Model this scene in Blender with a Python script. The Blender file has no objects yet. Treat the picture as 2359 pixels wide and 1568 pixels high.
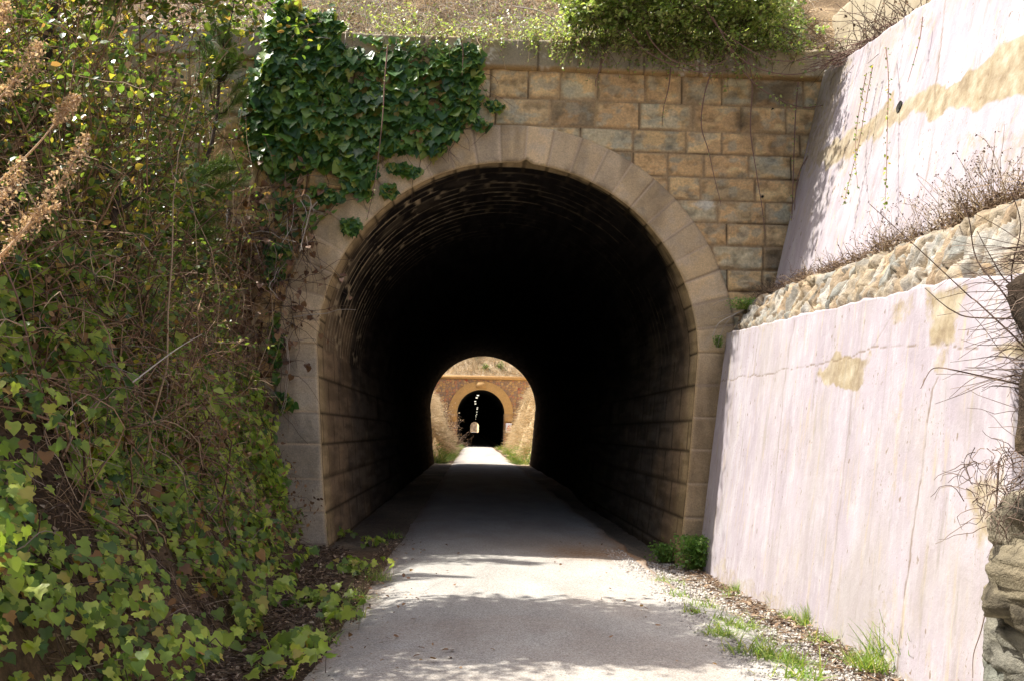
import bpy, math
import numpy as np

SC = bpy.context.scene
COL = SC.collection
rng = np.random.default_rng(7)

# ------------------------------------------------------------------ camera frame
FPX, CX, CY = 2038., 1179., 784.          # focal length and centre in a 2358 x 1568 picture
CAM = np.array([-.45, -12.2, 1.5])
_yaw, _pit, _rol = np.radians([2.39, 6.23, 1.1])
CF = np.array([np.sin(_yaw)*np.cos(_pit), np.cos(_yaw)*np.cos(_pit), np.sin(_pit)])
_r0 = np.cross(CF, [0, 0, 1.]); _r0 /= np.linalg.norm(_r0); _u0 = np.cross(_r0, CF)
CR = _r0*np.cos(_rol)+_u0*np.sin(_rol); CU = -_r0*np.sin(_rol)+_u0*np.cos(_rol)

def proj(P):
    v = np.asarray(P, float)-CAM; d = v@CF
    return np.stack([CX+FPX*(v@CR)/d, CY-FPX*(v@CU)/d], -1)
def ray(x, y): return CF+CR*(x-CX)/FPX-CU*(y-CY)/FPX
def onY(x, y, Y): r = ray(x, y); return CAM+r*(Y-CAM[1])/r[1]
def onZ(x, y, Z): r = ray(x, y); return CAM+r*(Z-CAM[2])/r[2]
def onP(x, y, p0, n): r = ray(x, y); n = np.array(n, float); return CAM+r*((np.array(p0)-CAM)@n)/(r@n)

# ------------------------------------------------------------------ noise
def _h(ix, iy, iz, s):
    n = (ix*374761393+iy*668265263+iz*2147483647+s*974634777) & 0xFFFFFFFF
    n = ((n ^ (n >> 13))*1274126177) & 0xFFFFFFFF
    n = ((n ^ (n >> 15))*2246822519) & 0xFFFFFFFF
    return ((n ^ (n >> 16)) & 0xFFFF)/65535.
def vnoise(P, s=0):
    P = np.asarray(P, float)
    if P.shape[-1] == 2: P = np.concatenate([P, np.zeros(P.shape[:-1]+(1,))], -1)
    i = np.floor(P).astype(np.int64); f = P-i; f = f*f*(3-2*f); r = 0
    for a in (0, 1):
        for b in (0, 1):
            for c in (0, 1):
                w = (f[..., 0] if a else 1-f[..., 0])*(f[..., 1] if b else 1-f[..., 1])*(f[..., 2] if c else 1-f[..., 2])
                r = r+w*_h(i[..., 0]+a, i[..., 1]+b, i[..., 2]+c, s)
    return r
def fbm(P, o=4, s=0):
    P = np.asarray(P, float); r = 0; a = .5; t = 0
    for k in range(o):
        r = r+a*vnoise(P*2**k, s+k*17); t += a; a *= .5
    return r/t
def ridge(P, o=4, s=0):
    P = np.asarray(P, float); r = 0; a = .5; t = 0
    for k in range(o):
        r = r+a*(1-np.abs(2*vnoise(P*2**k, s+k*17)-1)); t += a; a *= .5
    return r/t
def sst(a, b, x): t = np.clip((x-a)/(b-a), 0, 1); return t*t*(3-2*t)
def mixc(a, b, t): return np.asarray(a)*(1-t[..., None])+np.asarray(b)*t[..., None]
def st(*a): return np.stack(np.broadcast_arrays(*a), -1)
def inpoly(x, y, poly):
    poly = np.asarray(poly, float); r = np.zeros(np.shape(x), bool); j = len(poly)-1
    for i in range(len(poly)):
        xi, yi = poly[i]; xj, yj = poly[j]
        c = ((yi > y) != (yj > y)) & (x < (xj-xi)*(y-yi)/(yj-yi+1e-12)+xi)
        r ^= c; j = i
    return r
def polydist(x, y, poly, closed=True):
    poly = np.asarray(poly, float); d = np.full(np.shape(x), 1e9); n = len(poly)
    for i in range(n if closed else n-1):
        a = poly[i]; b = poly[(i+1) % n]; e = b-a
        t = np.clip(((x-a[0])*e[0]+(y-a[1])*e[1])/(e@e+1e-12), 0, 1)
        d = np.minimum(d, np.hypot(x-a[0]-t*e[0], y-a[1]-t*e[1]))
    return d
def softpoly(x, y, poly, w):
    d = polydist(x, y, poly); return sst(-w, w, np.where(inpoly(x, y, poly), d, -d))

# ------------------------------------------------------------------ objects
def props(o, label=None, cat=None, group=None, kind=None):
    if label: o['label'] = label
    if cat: o['category'] = cat
    if group: o['group'] = group
    if kind: o['kind'] = kind
    return o
def empty(name, loc, label, cat, group=None):
    o = bpy.data.objects.new(name, None); COL.objects.link(o); o.location = [float(v) for v in loc]
    o.empty_display_size = .2
    return props(o, label, cat, group)
def build(name, V, F, m, parent=None, loc=None, cols=None, attrs=None, smooth=False, **kw):
    """one mesh object; F is an (n,k) index array or a list of such arrays"""
    V = np.asarray(V, float).reshape(-1, 3)
    off = np.array(parent.location) if parent is not None else (np.zeros(3) if loc is None else np.asarray(loc, float))
    if parent is not None and parent.parent is not None: off = off+np.array(parent.parent.location)
    Fs = F if isinstance(F, list) else [F]
    Fs = [np.asarray(f, np.int64) for f in Fs if len(f)]
    me = bpy.data.meshes.new(name)
    me.vertices.add(len(V)); me.vertices.foreach_set('co', (V-off).ravel())
    idx = np.concatenate([f.ravel() for f in Fs]); tot = np.concatenate([np.full(len(f), f.shape[1]) for f in Fs])
    me.loops.add(len(idx)); me.loops.foreach_set('vertex_index', idx.astype(np.int32))
    me.polygons.add(len(tot)); me.polygons.foreach_set('loop_start', np.concatenate([[0], np.cumsum(tot)[:-1]]).astype(np.int32))
    if smooth: me.polygons.foreach_set('use_smooth', np.ones(len(tot), bool))
    me.update(calc_edges=True); me.validate()
    if cols is not None:
        a = me.attributes.new('col', 'FLOAT_COLOR', 'POINT')
        c = np.ones((len(V), 4)); c[:, :3] = np.asarray(cols).reshape(-1, 3); a.data.foreach_set('color', c.ravel())
    for k, v in (attrs or {}).items():
        a = me.attributes.new(k, 'FLOAT', 'POINT'); a.data.foreach_set('value', np.asarray(v, float).ravel())
    me.materials.append(m)
    o = bpy.data.objects.new(name, me); COL.objects.link(o)
    if parent is not None: o.parent = parent
    else: o.location = off
    return props(o, **kw)
def copy_tree(o, parent=None):
    c = o.copy(); COL.objects.link(c); c.parent = parent
    for ch in [x for x in SC.objects if x.parent == o]: copy_tree(ch, c)
    return c
def gridF(n, m, flip=False):
    i = np.arange(n-1)[:, None]*m+np.arange(m-1)[None]; i = i.ravel()
    F = np.stack([i, i+1, i+m+1, i+m], -1)
    return F[:, ::-1] if flip else F
class Acc:
    def __init__(s): s.V = []; s.F = {}; s.n = 0; s.C = []
    def add(s, V, F, c=None):
        V = np.asarray(V, float).reshape(-1, 3)
        for f in (F if isinstance(F, list) else [F]):
            f = np.asarray(f, np.int64)
            if len(f): s.F.setdefault(f.shape[1], []).append(f+s.n)
        s.V.append(V); s.n += len(V)
        if c is not None: s.C.append(np.broadcast_to(c, V.shape))
    def out(s): return np.concatenate(s.V), [np.concatenate(v) for v in s.F.values()]
    def build(s, name, m, parent=None, **k):
        V, F = s.out(); return build(name, V, F, m, parent, cols=np.concatenate(s.C) if s.C else None, **k)
def box(x0, x1, y0, y1, z0, z1):
    V = np.array([[x, y, z] for x in (x0, x1) for y in (y0, y1) for z in (z0, z1)], float)
    return V, np.array([[0, 1, 3, 2], [4, 6, 7, 5], [0, 4, 5, 1], [2, 3, 7, 6], [0, 2, 6, 4], [1, 5, 7, 3]])
def tubes(P, R, sides=3):
    """P (N,k,3) paths, R (N,k) radii -> tube mesh"""
    P = np.asarray(P, float); N, K, _ = P.shape; R = np.broadcast_to(R, (N, K))
    T = np.gradient(P, axis=1); T /= np.linalg.norm(T, axis=-1, keepdims=True)+1e-9
    ref = np.where(np.abs(T[..., 2:3]) > .9, np.array([1., 0, 0]), np.array([0, 0, 1.]))
    A = np.cross(T, ref); A /= np.linalg.norm(A, axis=-1, keepdims=True)+1e-9; B = np.cross(T, A)
    an = np.arange(sides)*2*np.pi/sides
    V = P[:, :, None]+R[..., None, None]*(A[:, :, None]*np.cos(an)[None, None, :, None]+B[:, :, None]*np.sin(an)[None, None, :, None])
    base = (np.arange(N)[:, None, None]*K+np.arange(K-1)[None, :, None])*sides; j = np.arange(sides)[None, None]; j2 = (j+1) % sides
    F = np.stack([base+j, base+j2, base+sides+j2, base+sides+j], -1).reshape(-1, 4)
    return V.reshape(-1, 3), F
def blades(P, W, side=None):
    """flat grass blades: P (N,k,3), W (N,k) half widths"""
    P = np.asarray(P, float); N, K, _ = P.shape; W = np.broadcast_to(W, (N, K))
    a = rng.uniform(0, 6.28, N); S = np.stack([np.cos(a), np.sin(a), 0*a], -1)[:, None]
    V = np.stack([P-S*W[..., None], P+S*W[..., None]], 2).reshape(-1, 3)
    b = (np.arange(N)[:, None]*K+np.arange(K-1)[None])*2; b = b.ravel()
    return V, np.stack([b, b+1, b+3, b+2], -1)
def grow(base, d0, length, K=6, grav=.5, wob=.15):
    """arching paths: base (N,3), start direction (N,3), length (N,)"""
    base = np.asarray(base, float); N = len(base); d = np.array(d0, float)*np.ones((N, 3)); d /= np.linalg.norm(d, axis=1, keepdims=True)
    P = [base]; L = np.broadcast_to(length, (N,))[:, None]; g = np.broadcast_to(grav, (N,))[:, None]
    for k in range(K-1):
        d = d+g*np.array([0, 0, -1.])/(K-1)+rng.normal(0, wob, (N, 3)); d /= np.linalg.norm(d, axis=1, keepdims=True)
        P.append(P[-1]+d*L/(K-1))
    return np.stack(P, 1)
def along(P, t):
    K = P.shape[1]; x = np.clip(t, 0, .9999)*(K-1); i = x.astype(int); f = (x-i)[:, None]
    return P[np.arange(len(P)), i]*(1-f)+P[np.arange(len(P)), np.minimum(i+1, K-1)]*f
def leafmesh(T, pos, nrm, tip, size):
    """scatter leaf template T=(V,[F]) ; tip along +Y, face normal +Z"""
    TV, TF = T; pos = np.asarray(pos, float); N = len(pos)
    z = np.asarray(nrm, float)*np.ones((N, 3)); z = z/(np.linalg.norm(z, axis=1, keepdims=True)+1e-9)
    y = np.asarray(tip, float)*np.ones((N, 3)); y = y-z*np.sum(y*z, 1, keepdims=True); y /= np.linalg.norm(y, axis=1, keepdims=True)+1e-9
    x = np.cross(y, z); s = np.broadcast_to(size, (N,))[:, None, None]
    sx = rng.uniform(.8, 1.2, (N, 1, 1)); sz = rng.uniform(-.3, 1.6, (N, 1, 1))
    V = pos[:, None]+s*(TV[None, :, 0:1]*sx*x[:, None]+TV[None, :, 1:2]*y[:, None]+TV[None, :, 2:3]*sz*z[:, None])
    F = [(np.arange(N)[:, None, None]*len(TV)+f[None]).reshape(-1, f.shape[1]) for f in TF]
    return V.reshape(-1, 3), F
def mk_leaf(half, ribs, fold=.25, droop=.25):
    """half outline (right side, stem to tip), rib points down the middle"""
    R = [(0, y) for y in ribs]; n = len(R); h = half; m = len(h)
    pts = R+h+[(-x, y) for x, y in h]; V = np.array([[x, y, fold*abs(x)-droop*(y-.3)**2] for x, y in pts])
    F = []
    for s in (0, 1):
        ch = [n+s*m+i for i in range(m)]; seq = [0]+ch+[n-1]
        for a, b in zip(seq[:-1], seq[1:]):
            r = 1
            if r in (a, b): continue
            F.append((r, a, b) if s == 0 else (r, b, a))
        for a, b in zip(range(n-1), range(1, n)): pass
    return V, [np.array(F)]
IVY = mk_leaf([(.30, -.12), (.56, .16), (.36, .34), (.42, .60), (.16, .68)], [0, .38, 1.05], .18, .22)
HEART = mk_leaf([(.34, -.12), (.50, .16), (.40, .50), (.17, .80)], [0, .4, 1.0], .2, .2)
OVAL = (np.array([[0, 0, 0], [.30, .3, .09], [.26, .68, .08], [0, 1, -.1], [-.26, .68, .08], [-.30, .3, .09], [0, .5, 0]]),
        [np.array([[0, 1, 6], [1, 2, 6], [2, 3, 6], [3, 4, 6], [4, 5, 6], [5, 0, 6]])])
CHIP = (np.array([[0, 0, 0], [.22, .45, .12], [0, 1, -.1], [-.22, .45, .12]]), [np.array([[0, 1, 2], [0, 2, 3]])])
def rvec(N, s=1.): return rng.normal(0, s, (N, 3))

# ------------------------------------------------------------------ materials
class NT:
    def __init__(s, name):
        s.m = bpy.data.materials.new(name); s.m.use_nodes = True; s.t = s.m.node_tree; s.t.nodes.clear()
        s.out = s.t.nodes.new('ShaderNodeOutputMaterial')
    def n(s, typ, **kw):
        nd = s.t.nodes.new('ShaderNode'+typ)
        for k, v in kw.items():
            if k[0] == '_': setattr(nd, k[1:], v); continue
            sock = nd.inputs[int(k[1:])] if k[0] == 'i' and k[1:].isdigit() else nd.inputs[k.replace('__', ' ')]
            if isinstance(v, bpy.types.NodeSocket): s.t.links.new(v, sock)
            else: sock.default_value = v
        return nd
    def co(s): return s.n('NewGeometry').outputs['Position']
    def noise(s, scale, detail=4, rough=.55, stretch=None, off=0, vec=None):
        v = vec or s.co()
        if stretch or off:
            v = s.n('Mapping', Vector=v, Scale=stretch or (1, 1, 1), Location=(off, off*.7, off*1.3)).outputs[0]
        return s.n('TexNoise', Vector=v, Scale=scale, Detail=detail, Roughness=rough).outputs['Fac']
    def ramp(s, fac, stops, interp='LINEAR'):
        r = s.n('ValToRGB', Fac=fac); e = r.color_ramp.elements; r.color_ramp.interpolation = interp
        while len(e) < len(stops): e.new(.5)
        for el, (p, c) in zip(e, stops): el.position = p; el.color = (*c, 1) if len(c) == 3 else c
        return r.outputs['Color']
    def f(s, fac, a, b): return s.ramp(fac, [(a, (0, 0, 0)), (b, (1, 1, 1))])
    def mix(s, fac, a, b, mode='MIX'):
        nd = s.n('Mix', _data_type='RGBA', _blend_type=mode)
        for sock, v in ((nd.inputs[0], fac), (nd.inputs[6], a), (nd.inputs[7], b)):
            if isinstance(v, bpy.types.NodeSocket): s.t.links.new(v, sock)
            else: sock.default_value = (*v, 1) if isinstance(v, (tuple, list)) and len(v) == 3 else v
        return nd.outputs[2]
    def math(s, op, a, b=0.): return s.n('Math', _operation=op, i0=a, i1=b).outputs[0]
    def attr(s, name, out='Color'): return s.n('Attribute', _attribute_name=name).outputs[out]
    def done(s, col, rough=.9, bump=None, bstr=.3, bdist=.01, spec=.3, trans=None):
        b = s.n('BsdfPrincipled', Roughness=rough)
        b.inputs['Specular IOR Level'].default_value = spec
        if isinstance(col, bpy.types.NodeSocket): s.t.links.new(col, b.inputs['Base Color'])
        else: b.inputs['Base Color'].default_value = (*col, 1)
        if bump is not None:
            s.t.links.new(s.n('Bump', Height=bump, Strength=bstr, Distance=bdist).outputs[0], b.inputs['Normal'])
        sh = b.outputs[0]
        if trans:
            fac, tc = trans
            t = s.n('BsdfTranslucent')
            if isinstance(tc, bpy.types.NodeSocket): s.t.links.new(tc, t.inputs['Color'])
            else: t.inputs['Color'].default_value = (*tc, 1)
            sh = s.n('MixShader', Fac=fac, i1=sh, i2=t.outputs[0]).outputs[0]
        s.t.links.new(sh, s.out.inputs['Surface'])
        return s.m
def leafmat(name, stops, rough=.45, trans=.35, tint=1.6, spec=.5):
    t = NT(name); r = t.n('NewGeometry').outputs['Random Per Island']
    c = t.ramp(r, stops)
    c = t.mix(.5, c, t.ramp(t.noise(9, 3), [(.3, (.55, .55, .55)), (.7, (1.2, 1.2, 1.2))]), 'MULTIPLY')
    tc = t.mix(1., c, (tint*1.15, tint*1.2, tint*.55), 'MULTIPLY')
    return t.done(c, rough, spec=spec, trans=(trans, tc), bump=t.noise(60, 2), bstr=.15)
def plain(name, stops, scale=8, rough=.85, spec=.2, isl=False, trans=None):
    t = NT(name); f = t.n('NewGeometry').outputs['Random Per Island'] if isl else t.noise(scale, 4)
    c = t.ramp(f, stops)
    return t.done(c, rough, spec=spec, trans=(trans, t.mix(1., c, (1.5, 1.4, 1.), 'MULTIPLY')) if trans else None)
M = {}
M["ivy"] = leafmat("ivy_leaf", [(0, (.036, .095, .03)), (.35, (.07, .165, .04)), (.65, (.13, .25, .05)), (.88, (.23, .33, .06)), (.97, (.36, .34, .08)), (1, (.26, .13, .06))], .38, .32, spec=.4)
M["ivy_bank"] = leafmat("ivy_bank_leaf", [(0, (.05, .11, .024)), (.2, (.13, .21, .03)), (.55, (.27, .37, .05)), (.85, (.42, .50, .08)), (.93, (.52, .54, .12)), (.97, (.40, .22, .06)), (1, (.24, .12, .045))], .38, .45)
M["shrub"] = leafmat("bramble_leaf", [(0, (.05, .10, .03)), (.35, (.11, .18, .04)), (.7, (.20, .26, .05)), (.86, (.38, .34, .06)), (.95, (.42, .28, .07)), (1, (.28, .15, .08))], .33, .42, 1.7, .6)
M["bramble"] = leafmat("small_bramble_leaf", [(0, (.14, .21, .06)), (.45, (.28, .37, .11)), (.85, (.44, .48, .19)), (1, (.58, .54, .30))], .34, .42, 1.5, .6)
M['needle'] = leafmat('pine_needle', [(0, (.09, .16, .03)), (.6, (.17, .26, .05)), (1, (.28, .36, .07))], .5, .3)
M['grass'] = leafmat('green_grass', [(0, (.07, .14, .03)), (.6, (.14, .22, .05)), (.85, (.26, .30, .08)), (1, (.46, .38, .20))], .55, .35)
M['herb'] = leafmat('herb_leaf', [(0, (.08, .18, .03)), (.6, (.15, .29, .05)), (1, (.25, .36, .08))], .5, .4)
M['straw'] = plain('dry_straw', [(0, (.16, .11, .065)), (.5, (.34, .25, .14)), (1, (.52, .42, .27))], isl=True, trans=.2)
M['palestraw'] = plain('pale_straw', [(0, (.36, .27, .16)), (.5, (.55, .44, .28)), (1, (.70, .60, .42))], isl=True, trans=.25)
M['plume'] = plain('dry_plume', [(0, (.36, .24, .14)), (.5, (.55, .40, .26)), (1, (.70, .56, .40))], isl=True, trans=.3)
M['twig'] = plain('brown_twig', [(0, (.06, .04, .03)), (.6, (.15, .10, .075)), (1, (.30, .23, .18))], isl=True)
M['runner'] = plain('reddish_runner', [(0, (.14, .075, .06)), (1, (.30, .19, .15))], 20)
M['pale_twig'] = plain('bleached_twig', [(0, (.30, .25, .2)), (1, (.58, .52, .45))], isl=True)
M['bark'] = plain('dark_bark', [(.3, (.035, .026, .02)), (.7, (.10, .075, .055))], 30)
M['deadleaf'] = leafmat('dead_leaf', [(0, (.10, .045, .025)), (.5, (.20, .10, .05)), (1, (.34, .21, .12))], .6, .25)
M['litter'] = plain('leaf_litter', [(0, (.06, .04, .03)), (.5, (.17, .11, .07)), (.85, (.30, .21, .13)), (1, (.48, .38, .27))], isl=True)
M['seed'] = plain('seed_head', [(0, (.05, .035, .03)), (1, (.22, .16, .11))], isl=True)

def stone_mat(name, bump=.5, bscale=38, grain=.35, bd=.012, sp=.1):
    t = NT(name); c = t.attr('col')
    c = t.mix(grain, c, t.ramp(t.noise(bscale, 5, .65), [(.3, (.55, .55, .56)), (.7, (1.35, 1.33, 1.3))]), 'MULTIPLY')
    c = t.mix(.5, c, t.ramp(t.noise(3.5, 4), [(.35, (.8, .8, .82)), (.65, (1.12, 1.1, 1.06))]), 'MULTIPLY')
    h = t.math('ADD', t.noise(bscale, 5, .7), t.math('MULTIPLY', t.noise(bscale*3, 3), .4))
    return t.done(c, .92, h, bump, bd, sp)
M['ashlar'] = stone_mat('rock_faced_ashlar', .7, 30, .6)
M['dressed'] = stone_mat('tooled_dressed_stone', .6, 55, .5)
M['lining'] = stone_mat('sooty_lining', .5, 30, .45, sp=0.)
M['rubble'] = stone_mat('rubble_stone', .7, 30, .5, .02)
M['rough'] = stone_mat('dark_field_stone', .8, 26, .55, .03)
M['farstone'] = stone_mat('far_masonry', .3, 8, .3)
# concrete
t = NT('limewashed_concrete')
c = t.ramp(t.noise(2.2, 5, .6, (1.4, 1.4, .35)), [(.3, (.30, .262, .285)), (.55, (.355, .32, .345)), (.72, (.405, .38, .40))])
streak = t.noise(5, 4, .6, (2.5, 2.5, .12), 3)
c = t.mix(t.f(streak, .56, .78), c, (.40, .335, .23))
c = t.mix(t.math('MULTIPLY', t.f(t.noise(9, 5, .7, (1.2, 1.2, .35), 9), .5, .62), .35), c, (.45, .435, .45))
sv = t.math('ADD', t.attr('stain', 'Fac'), t.math('MULTIPLY', t.math('SUBTRACT', t.noise(11, 6, .75), .5), 1.5))
c = t.mix(t.math('MULTIPLY', t.f(sv, .28, .78), .9), c, t.ramp(t.noise(6, 5, .65), [(.32, (.19, .14, .075)), (.5, (.29, .235, .14)), (.66, (.39, .345, .245))]))
pit = t.f(t.noise(17, 3, .5, (1, 1, .55), 21), .68, .72)
pit2 = t.math('MULTIPLY', t.f(t.noise(52, 2, .5, (1, 1, .6), 5), .66, .70), t.f(t.noise(1.6, 3, .6, None, 7), .5, .6))
c = t.mix(t.math('MULTIPLY', t.math('MAXIMUM', pit, pit2), .8), c, (.17, .12, .075))
c = t.mix(t.math('MULTIPLY', t.f(t.noise(.9, 5, .65, (1, 1, .6), 13), .48, .66), .5), c, (.29, .26, .23))
c = t.mix(t.math('MULTIPLY', t.f(t.noise(3.2, 5, .7, (2.2, 2.2, .16), 31), .57, .72), .55), c, (.21, .185, .15))
c = t.mix(t.math('MINIMUM', t.attr('crack', 'Fac'), 1.), c, (.16, .115, .075))
M['concrete'] = t.done(c, .93, t.math('ADD', t.noise(40, 5, .65), t.math('MULTIPLY', t.noise(7, 4), 2.)), .28, .012, .15)
t = NT('beige_concrete')
c = t.ramp(t.noise(3, 5, .65, (1, 1, .4)), [(.3, (.22, .18, .12)), (.55, (.29, .25, .175)), (.75, (.34, .305, .235))])
M['beige'] = t.done(c, .93, t.noise(30, 5), .3, .012, .15)
# asphalt path
t = NT('worn_asphalt')
v = t.n('TexVoronoi', Vector=t.co(), Scale=130.).outputs['Color']
vs = t.n('SeparateColor', Color=v).outputs[0]
c = t.ramp(vs, [(0, (.19, .182, .17)), (.2, (.31, .298, .275)), (.8, (.44, .424, .39)), (1, (.54, .52, .48))])
c = t.mix(.8, c, t.ramp(t.noise(1.3, 6, .65, (1, .45, 1)), [(.3, (.76, .74, .72)), (.7, (1.2, 1.19, 1.16))]), 'MULTIPLY')
c = t.mix(t.math('MULTIPLY', t.f(t.noise(170, 2), .62, .7), .5), c, (.06, .055, .05))
c = t.mix(t.math('MINIMUM', t.math('MULTIPLY', t.attr('dirt', 'Fac'), t.ramp(t.noise(22, 5, .7), [(.3, (.3, .3, .3)), (.65, (1, 1, 1))])), 1.), c,
          t.ramp(t.noise(40, 4), [(.3, (.17, .105, .06)), (.7, (.36, .235, .14))]))
M['path'] = t.done(c, .9, t.math('ADD', vs, t.noise(9, 4)), .55, .008, .2)
# ground
t = NT('earth_and_litter')
c = t.attr('col')
c = t.mix(.75, c, t.ramp(t.noise(28, 6, .75), [(.28, (.35, .33, .3)), (.5, (.95, .95, .95)), (.72, (1.9, 1.85, 1.75))]), 'MULTIPLY')
c = t.mix(.6, c, t.ramp(t.noise(2.2, 5, .6), [(.3, (.7, .7, .7)), (.7, (1.25, 1.22, 1.15))]), 'MULTIPLY')
M['ground'] = t.done(c, .95, t.math('ADD', t.noise(30, 6, .75), t.noise(6, 4)), .8, .03, .1)
t = NT('lamp_glow'); e = t.n('Emission', Color=(1., .93, .72, 1), Strength=.75); t.t.links.new(e.outputs[0], t.out.inputs[0]); M['glow'] = t.m
M['metal'] = plain('lamp_housing', [(0, (.2, .2, .2)), (1, (.3, .3, .3))], 5, .5)
M['hole'] = plain('shadowed_hole', [(0, (.02, .018, .015)), (1, (.045, .04, .032))], 12)
t = NT('sign_face'); M['sign'] = t.done(t.attr('col'), .5)

# ------------------------------------------------------------------ terrain
def roadz(Y):
    Y = np.asarray(Y, float); return np.where(Y < 0, 0, np.where(Y < 84, .0048*Y, .40+.0085*(Y-84)))
def bankL0(Y): return np.interp(Y, [-30, -12, -6, -1, 0, 3, 29, 33, 84, 86, 500, 520], [-2.1, -2.05, -2.1, -2.45, -2.75, -3.6, -3.6, -2.35, -2.3, -4.2, -4.2, -2.6])
def bankR0(Y): return np.interp(Y, [-30, -9, -7.6, 0, 1, 29, 33, 84, 86, 500, 520], [2.0, 2.1, 2.75, 3.05, 4.2, 4.2, 2.45, 2.95, 4.2, 4.2, 2.6])
def H(X, Y):
    X = np.asarray(X, float); Y = np.asarray(Y, float); z0 = roadz(Y)
    uL = bankL0(Y)-X; gap = sst(28, 33, Y)
    sL = 1.62+gap*.7
    zL = np.where(uL < 1.7, sL*uL, sL*1.7+(uL-1.7)*1.1)
    zL = np.where(uL > 0, zL, 0)
    uR = X-bankR0(Y)
    # the right side is cut back behind the retaining walls
    wall = sst(-8.0, -7.4, Y)*(1-sst(0.4, 1.0, Y))
    zRn = np.where(uR < 2.0, (1.5+gap*1.0)*uR, 3.0+gap*2+(uR-2.0)*.8)
    zRw = np.interp(X, [0, 2.85, 3.25, 4.25, 5.0, 6, 12, 40], [0, -.1, 2.0, 3.0, 5.9, 6.7, 11, 14])
    zR = np.where(uR > 0, zRn, 0)*(1-wall)+zRw*wall*(X > 2.8)
    z = np.minimum(np.maximum(zL, zR), 15+2*vnoise(st(X*.02, Y*.02), 3))
    # verge drop on the right near the tunnel mouth
    z = z-.17*sst(1.45, 2.2, X)*(X < 3.)*sst(-7, -.5, Y)*(1-sst(10, 14, Y))
    z = z-.12*((np.abs(X) < 1.75))*(1-sst(1.3, 1.5, np.abs(X)))-.015
    amp = sst(0, .8, np.maximum(uL, uR*(1-wall)))
    z = z+(fbm(st(X*1.3, Y*1.3), 4, 5)-.5)*.55*amp+(fbm(st(X*7, Y*7), 3, 8)-.5)*.07*sst(1.5, 1.8, np.abs(X))
    end = sst(545, 700, Y); z = z*(1-end*0)+end*45
    return z+z0
def terrain(name, xs, ys, fn, colfn, **kw):
    X, Y = np.meshgrid(xs, ys); Z = fn(X, Y); V = st(X, Y, Z)
    return build(name, V, gridF(len(ys), len(xs)), M['ground'], cols=colfn(X, Y, Z), smooth=True, **kw)
def lin(*seg):
    r = []
    for a, b, s in seg: r += list(np.arange(a, b-1e-6, s))
    return np.array(r+[seg[-1][1]])
def gcol(X, Y, Z):
    n = fbm(st(X*.8, Y*.8, Z*.8), 4, 31)
    c = mixc((.060, .042, .028), (.15, .105, .066), sst(.35, .65, n))
    right = sst(1.2, 1.7, X)*(X < 3.2)*(Y < 30)
    c = mixc(c, (.30, .255, .20), right*.9*np.ones_like(n))
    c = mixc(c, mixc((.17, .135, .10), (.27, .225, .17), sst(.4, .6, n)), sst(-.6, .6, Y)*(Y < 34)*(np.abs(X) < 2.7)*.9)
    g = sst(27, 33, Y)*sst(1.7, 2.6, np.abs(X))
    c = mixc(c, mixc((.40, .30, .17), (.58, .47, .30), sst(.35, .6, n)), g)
    return c
xs = lin((-400, -100, 60), (-100, -20, 10), (-20, -8, 1), (-8, -4.2, .25), (-4.2, 4.2, .1), (4.2, 8, .25), (8, 20, 1), (20, 100, 10), (100, 400, 60))
ys = lin((-300, -40, 26), (-40, -14, 2), (-14, -11, .25), (-11, 2, .1), (2, 30, 1.0), (30, 90, .5), (90, 520, 10), (520, 600, 4), (600, 900, 50))
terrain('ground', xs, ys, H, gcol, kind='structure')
def hill1(X, Y):
    t = Y-.5
    z = 7.08+np.minimum(t*.85, 5+.2*t)+(fbm(st(X*1.4, Y*1.4), 4, 44)-.5)*.75*sst(.0, .8, t)
    z = z+.55*sst(1., 4.2, X)*sst(0, .5, t)
    return np.where(t > 29, np.minimum(z, 8+(32.5-Y)*.9), z)
terrain('hillside', lin((-9, -4, .5), (-4, 5.6, .12), (5.6, 12, .8)), lin((.5, 4, .1), (4, 32, 1.)), hill1,
        lambda X, Y, Z: mixc((.16, .11, .065), (.34, .25, .15), sst(.35, .65, fbm(st(X, Y), 4, 3))), kind='structure')
def hill2(X, Y):
    t = Y-84.6
    return 8.1+np.minimum(t*.95, 14+.03*t)+(fbm(st(X*.5, Y*.5), 4, 47)-.5)*1.2*sst(0, 1.5, t)
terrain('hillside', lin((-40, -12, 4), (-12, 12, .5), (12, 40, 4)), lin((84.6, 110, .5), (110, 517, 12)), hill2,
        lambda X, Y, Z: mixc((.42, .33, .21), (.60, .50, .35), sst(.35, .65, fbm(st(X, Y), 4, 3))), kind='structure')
# path
ys = lin((-60, -12, 1.5), (-12, 4, .05), (4, 34, .5), (34, 600, 4)); nx = 70
eL = -1.57+(fbm(st(ys*1.4, 0*ys), 5, 61)-.5)*.42; eR = 1.70+.13*sst(-2.5, -5, ys)+(fbm(st(ys*1.1, 0*ys+9), 4, 62)-.5)*.26
u = np.concatenate([[0, 0], np.linspace(0, 1, nx), [1, 1]])
X = eL[:, None]+(eR-eL)[:, None]*u[None]; X[:, 0] -= .10; X[:, -1] += .06; X[:, 1] -= .03; X[:, -2] += .02
Y = np.broadcast_to(ys[:, None], X.shape)
Z = roadz(Y)+.03*(1-(X/1.65)**2)+(fbm(st(X*1.2, Y*1.2), 4, 66)-.5)*.02
drop = np.zeros(len(u)); drop[[0, -1]] = -.13; drop[[1, -2]] = -.035
Z = Z+drop[None]-.05*sst(.5, 0, (X-eL[:, None]))
dirt = .55*sst(.5, 0., np.abs(X+1.6))*(.4+fbm(st(X*3, Y*3), 3, 2))
D = onZ(1430, 1272, 0)
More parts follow.
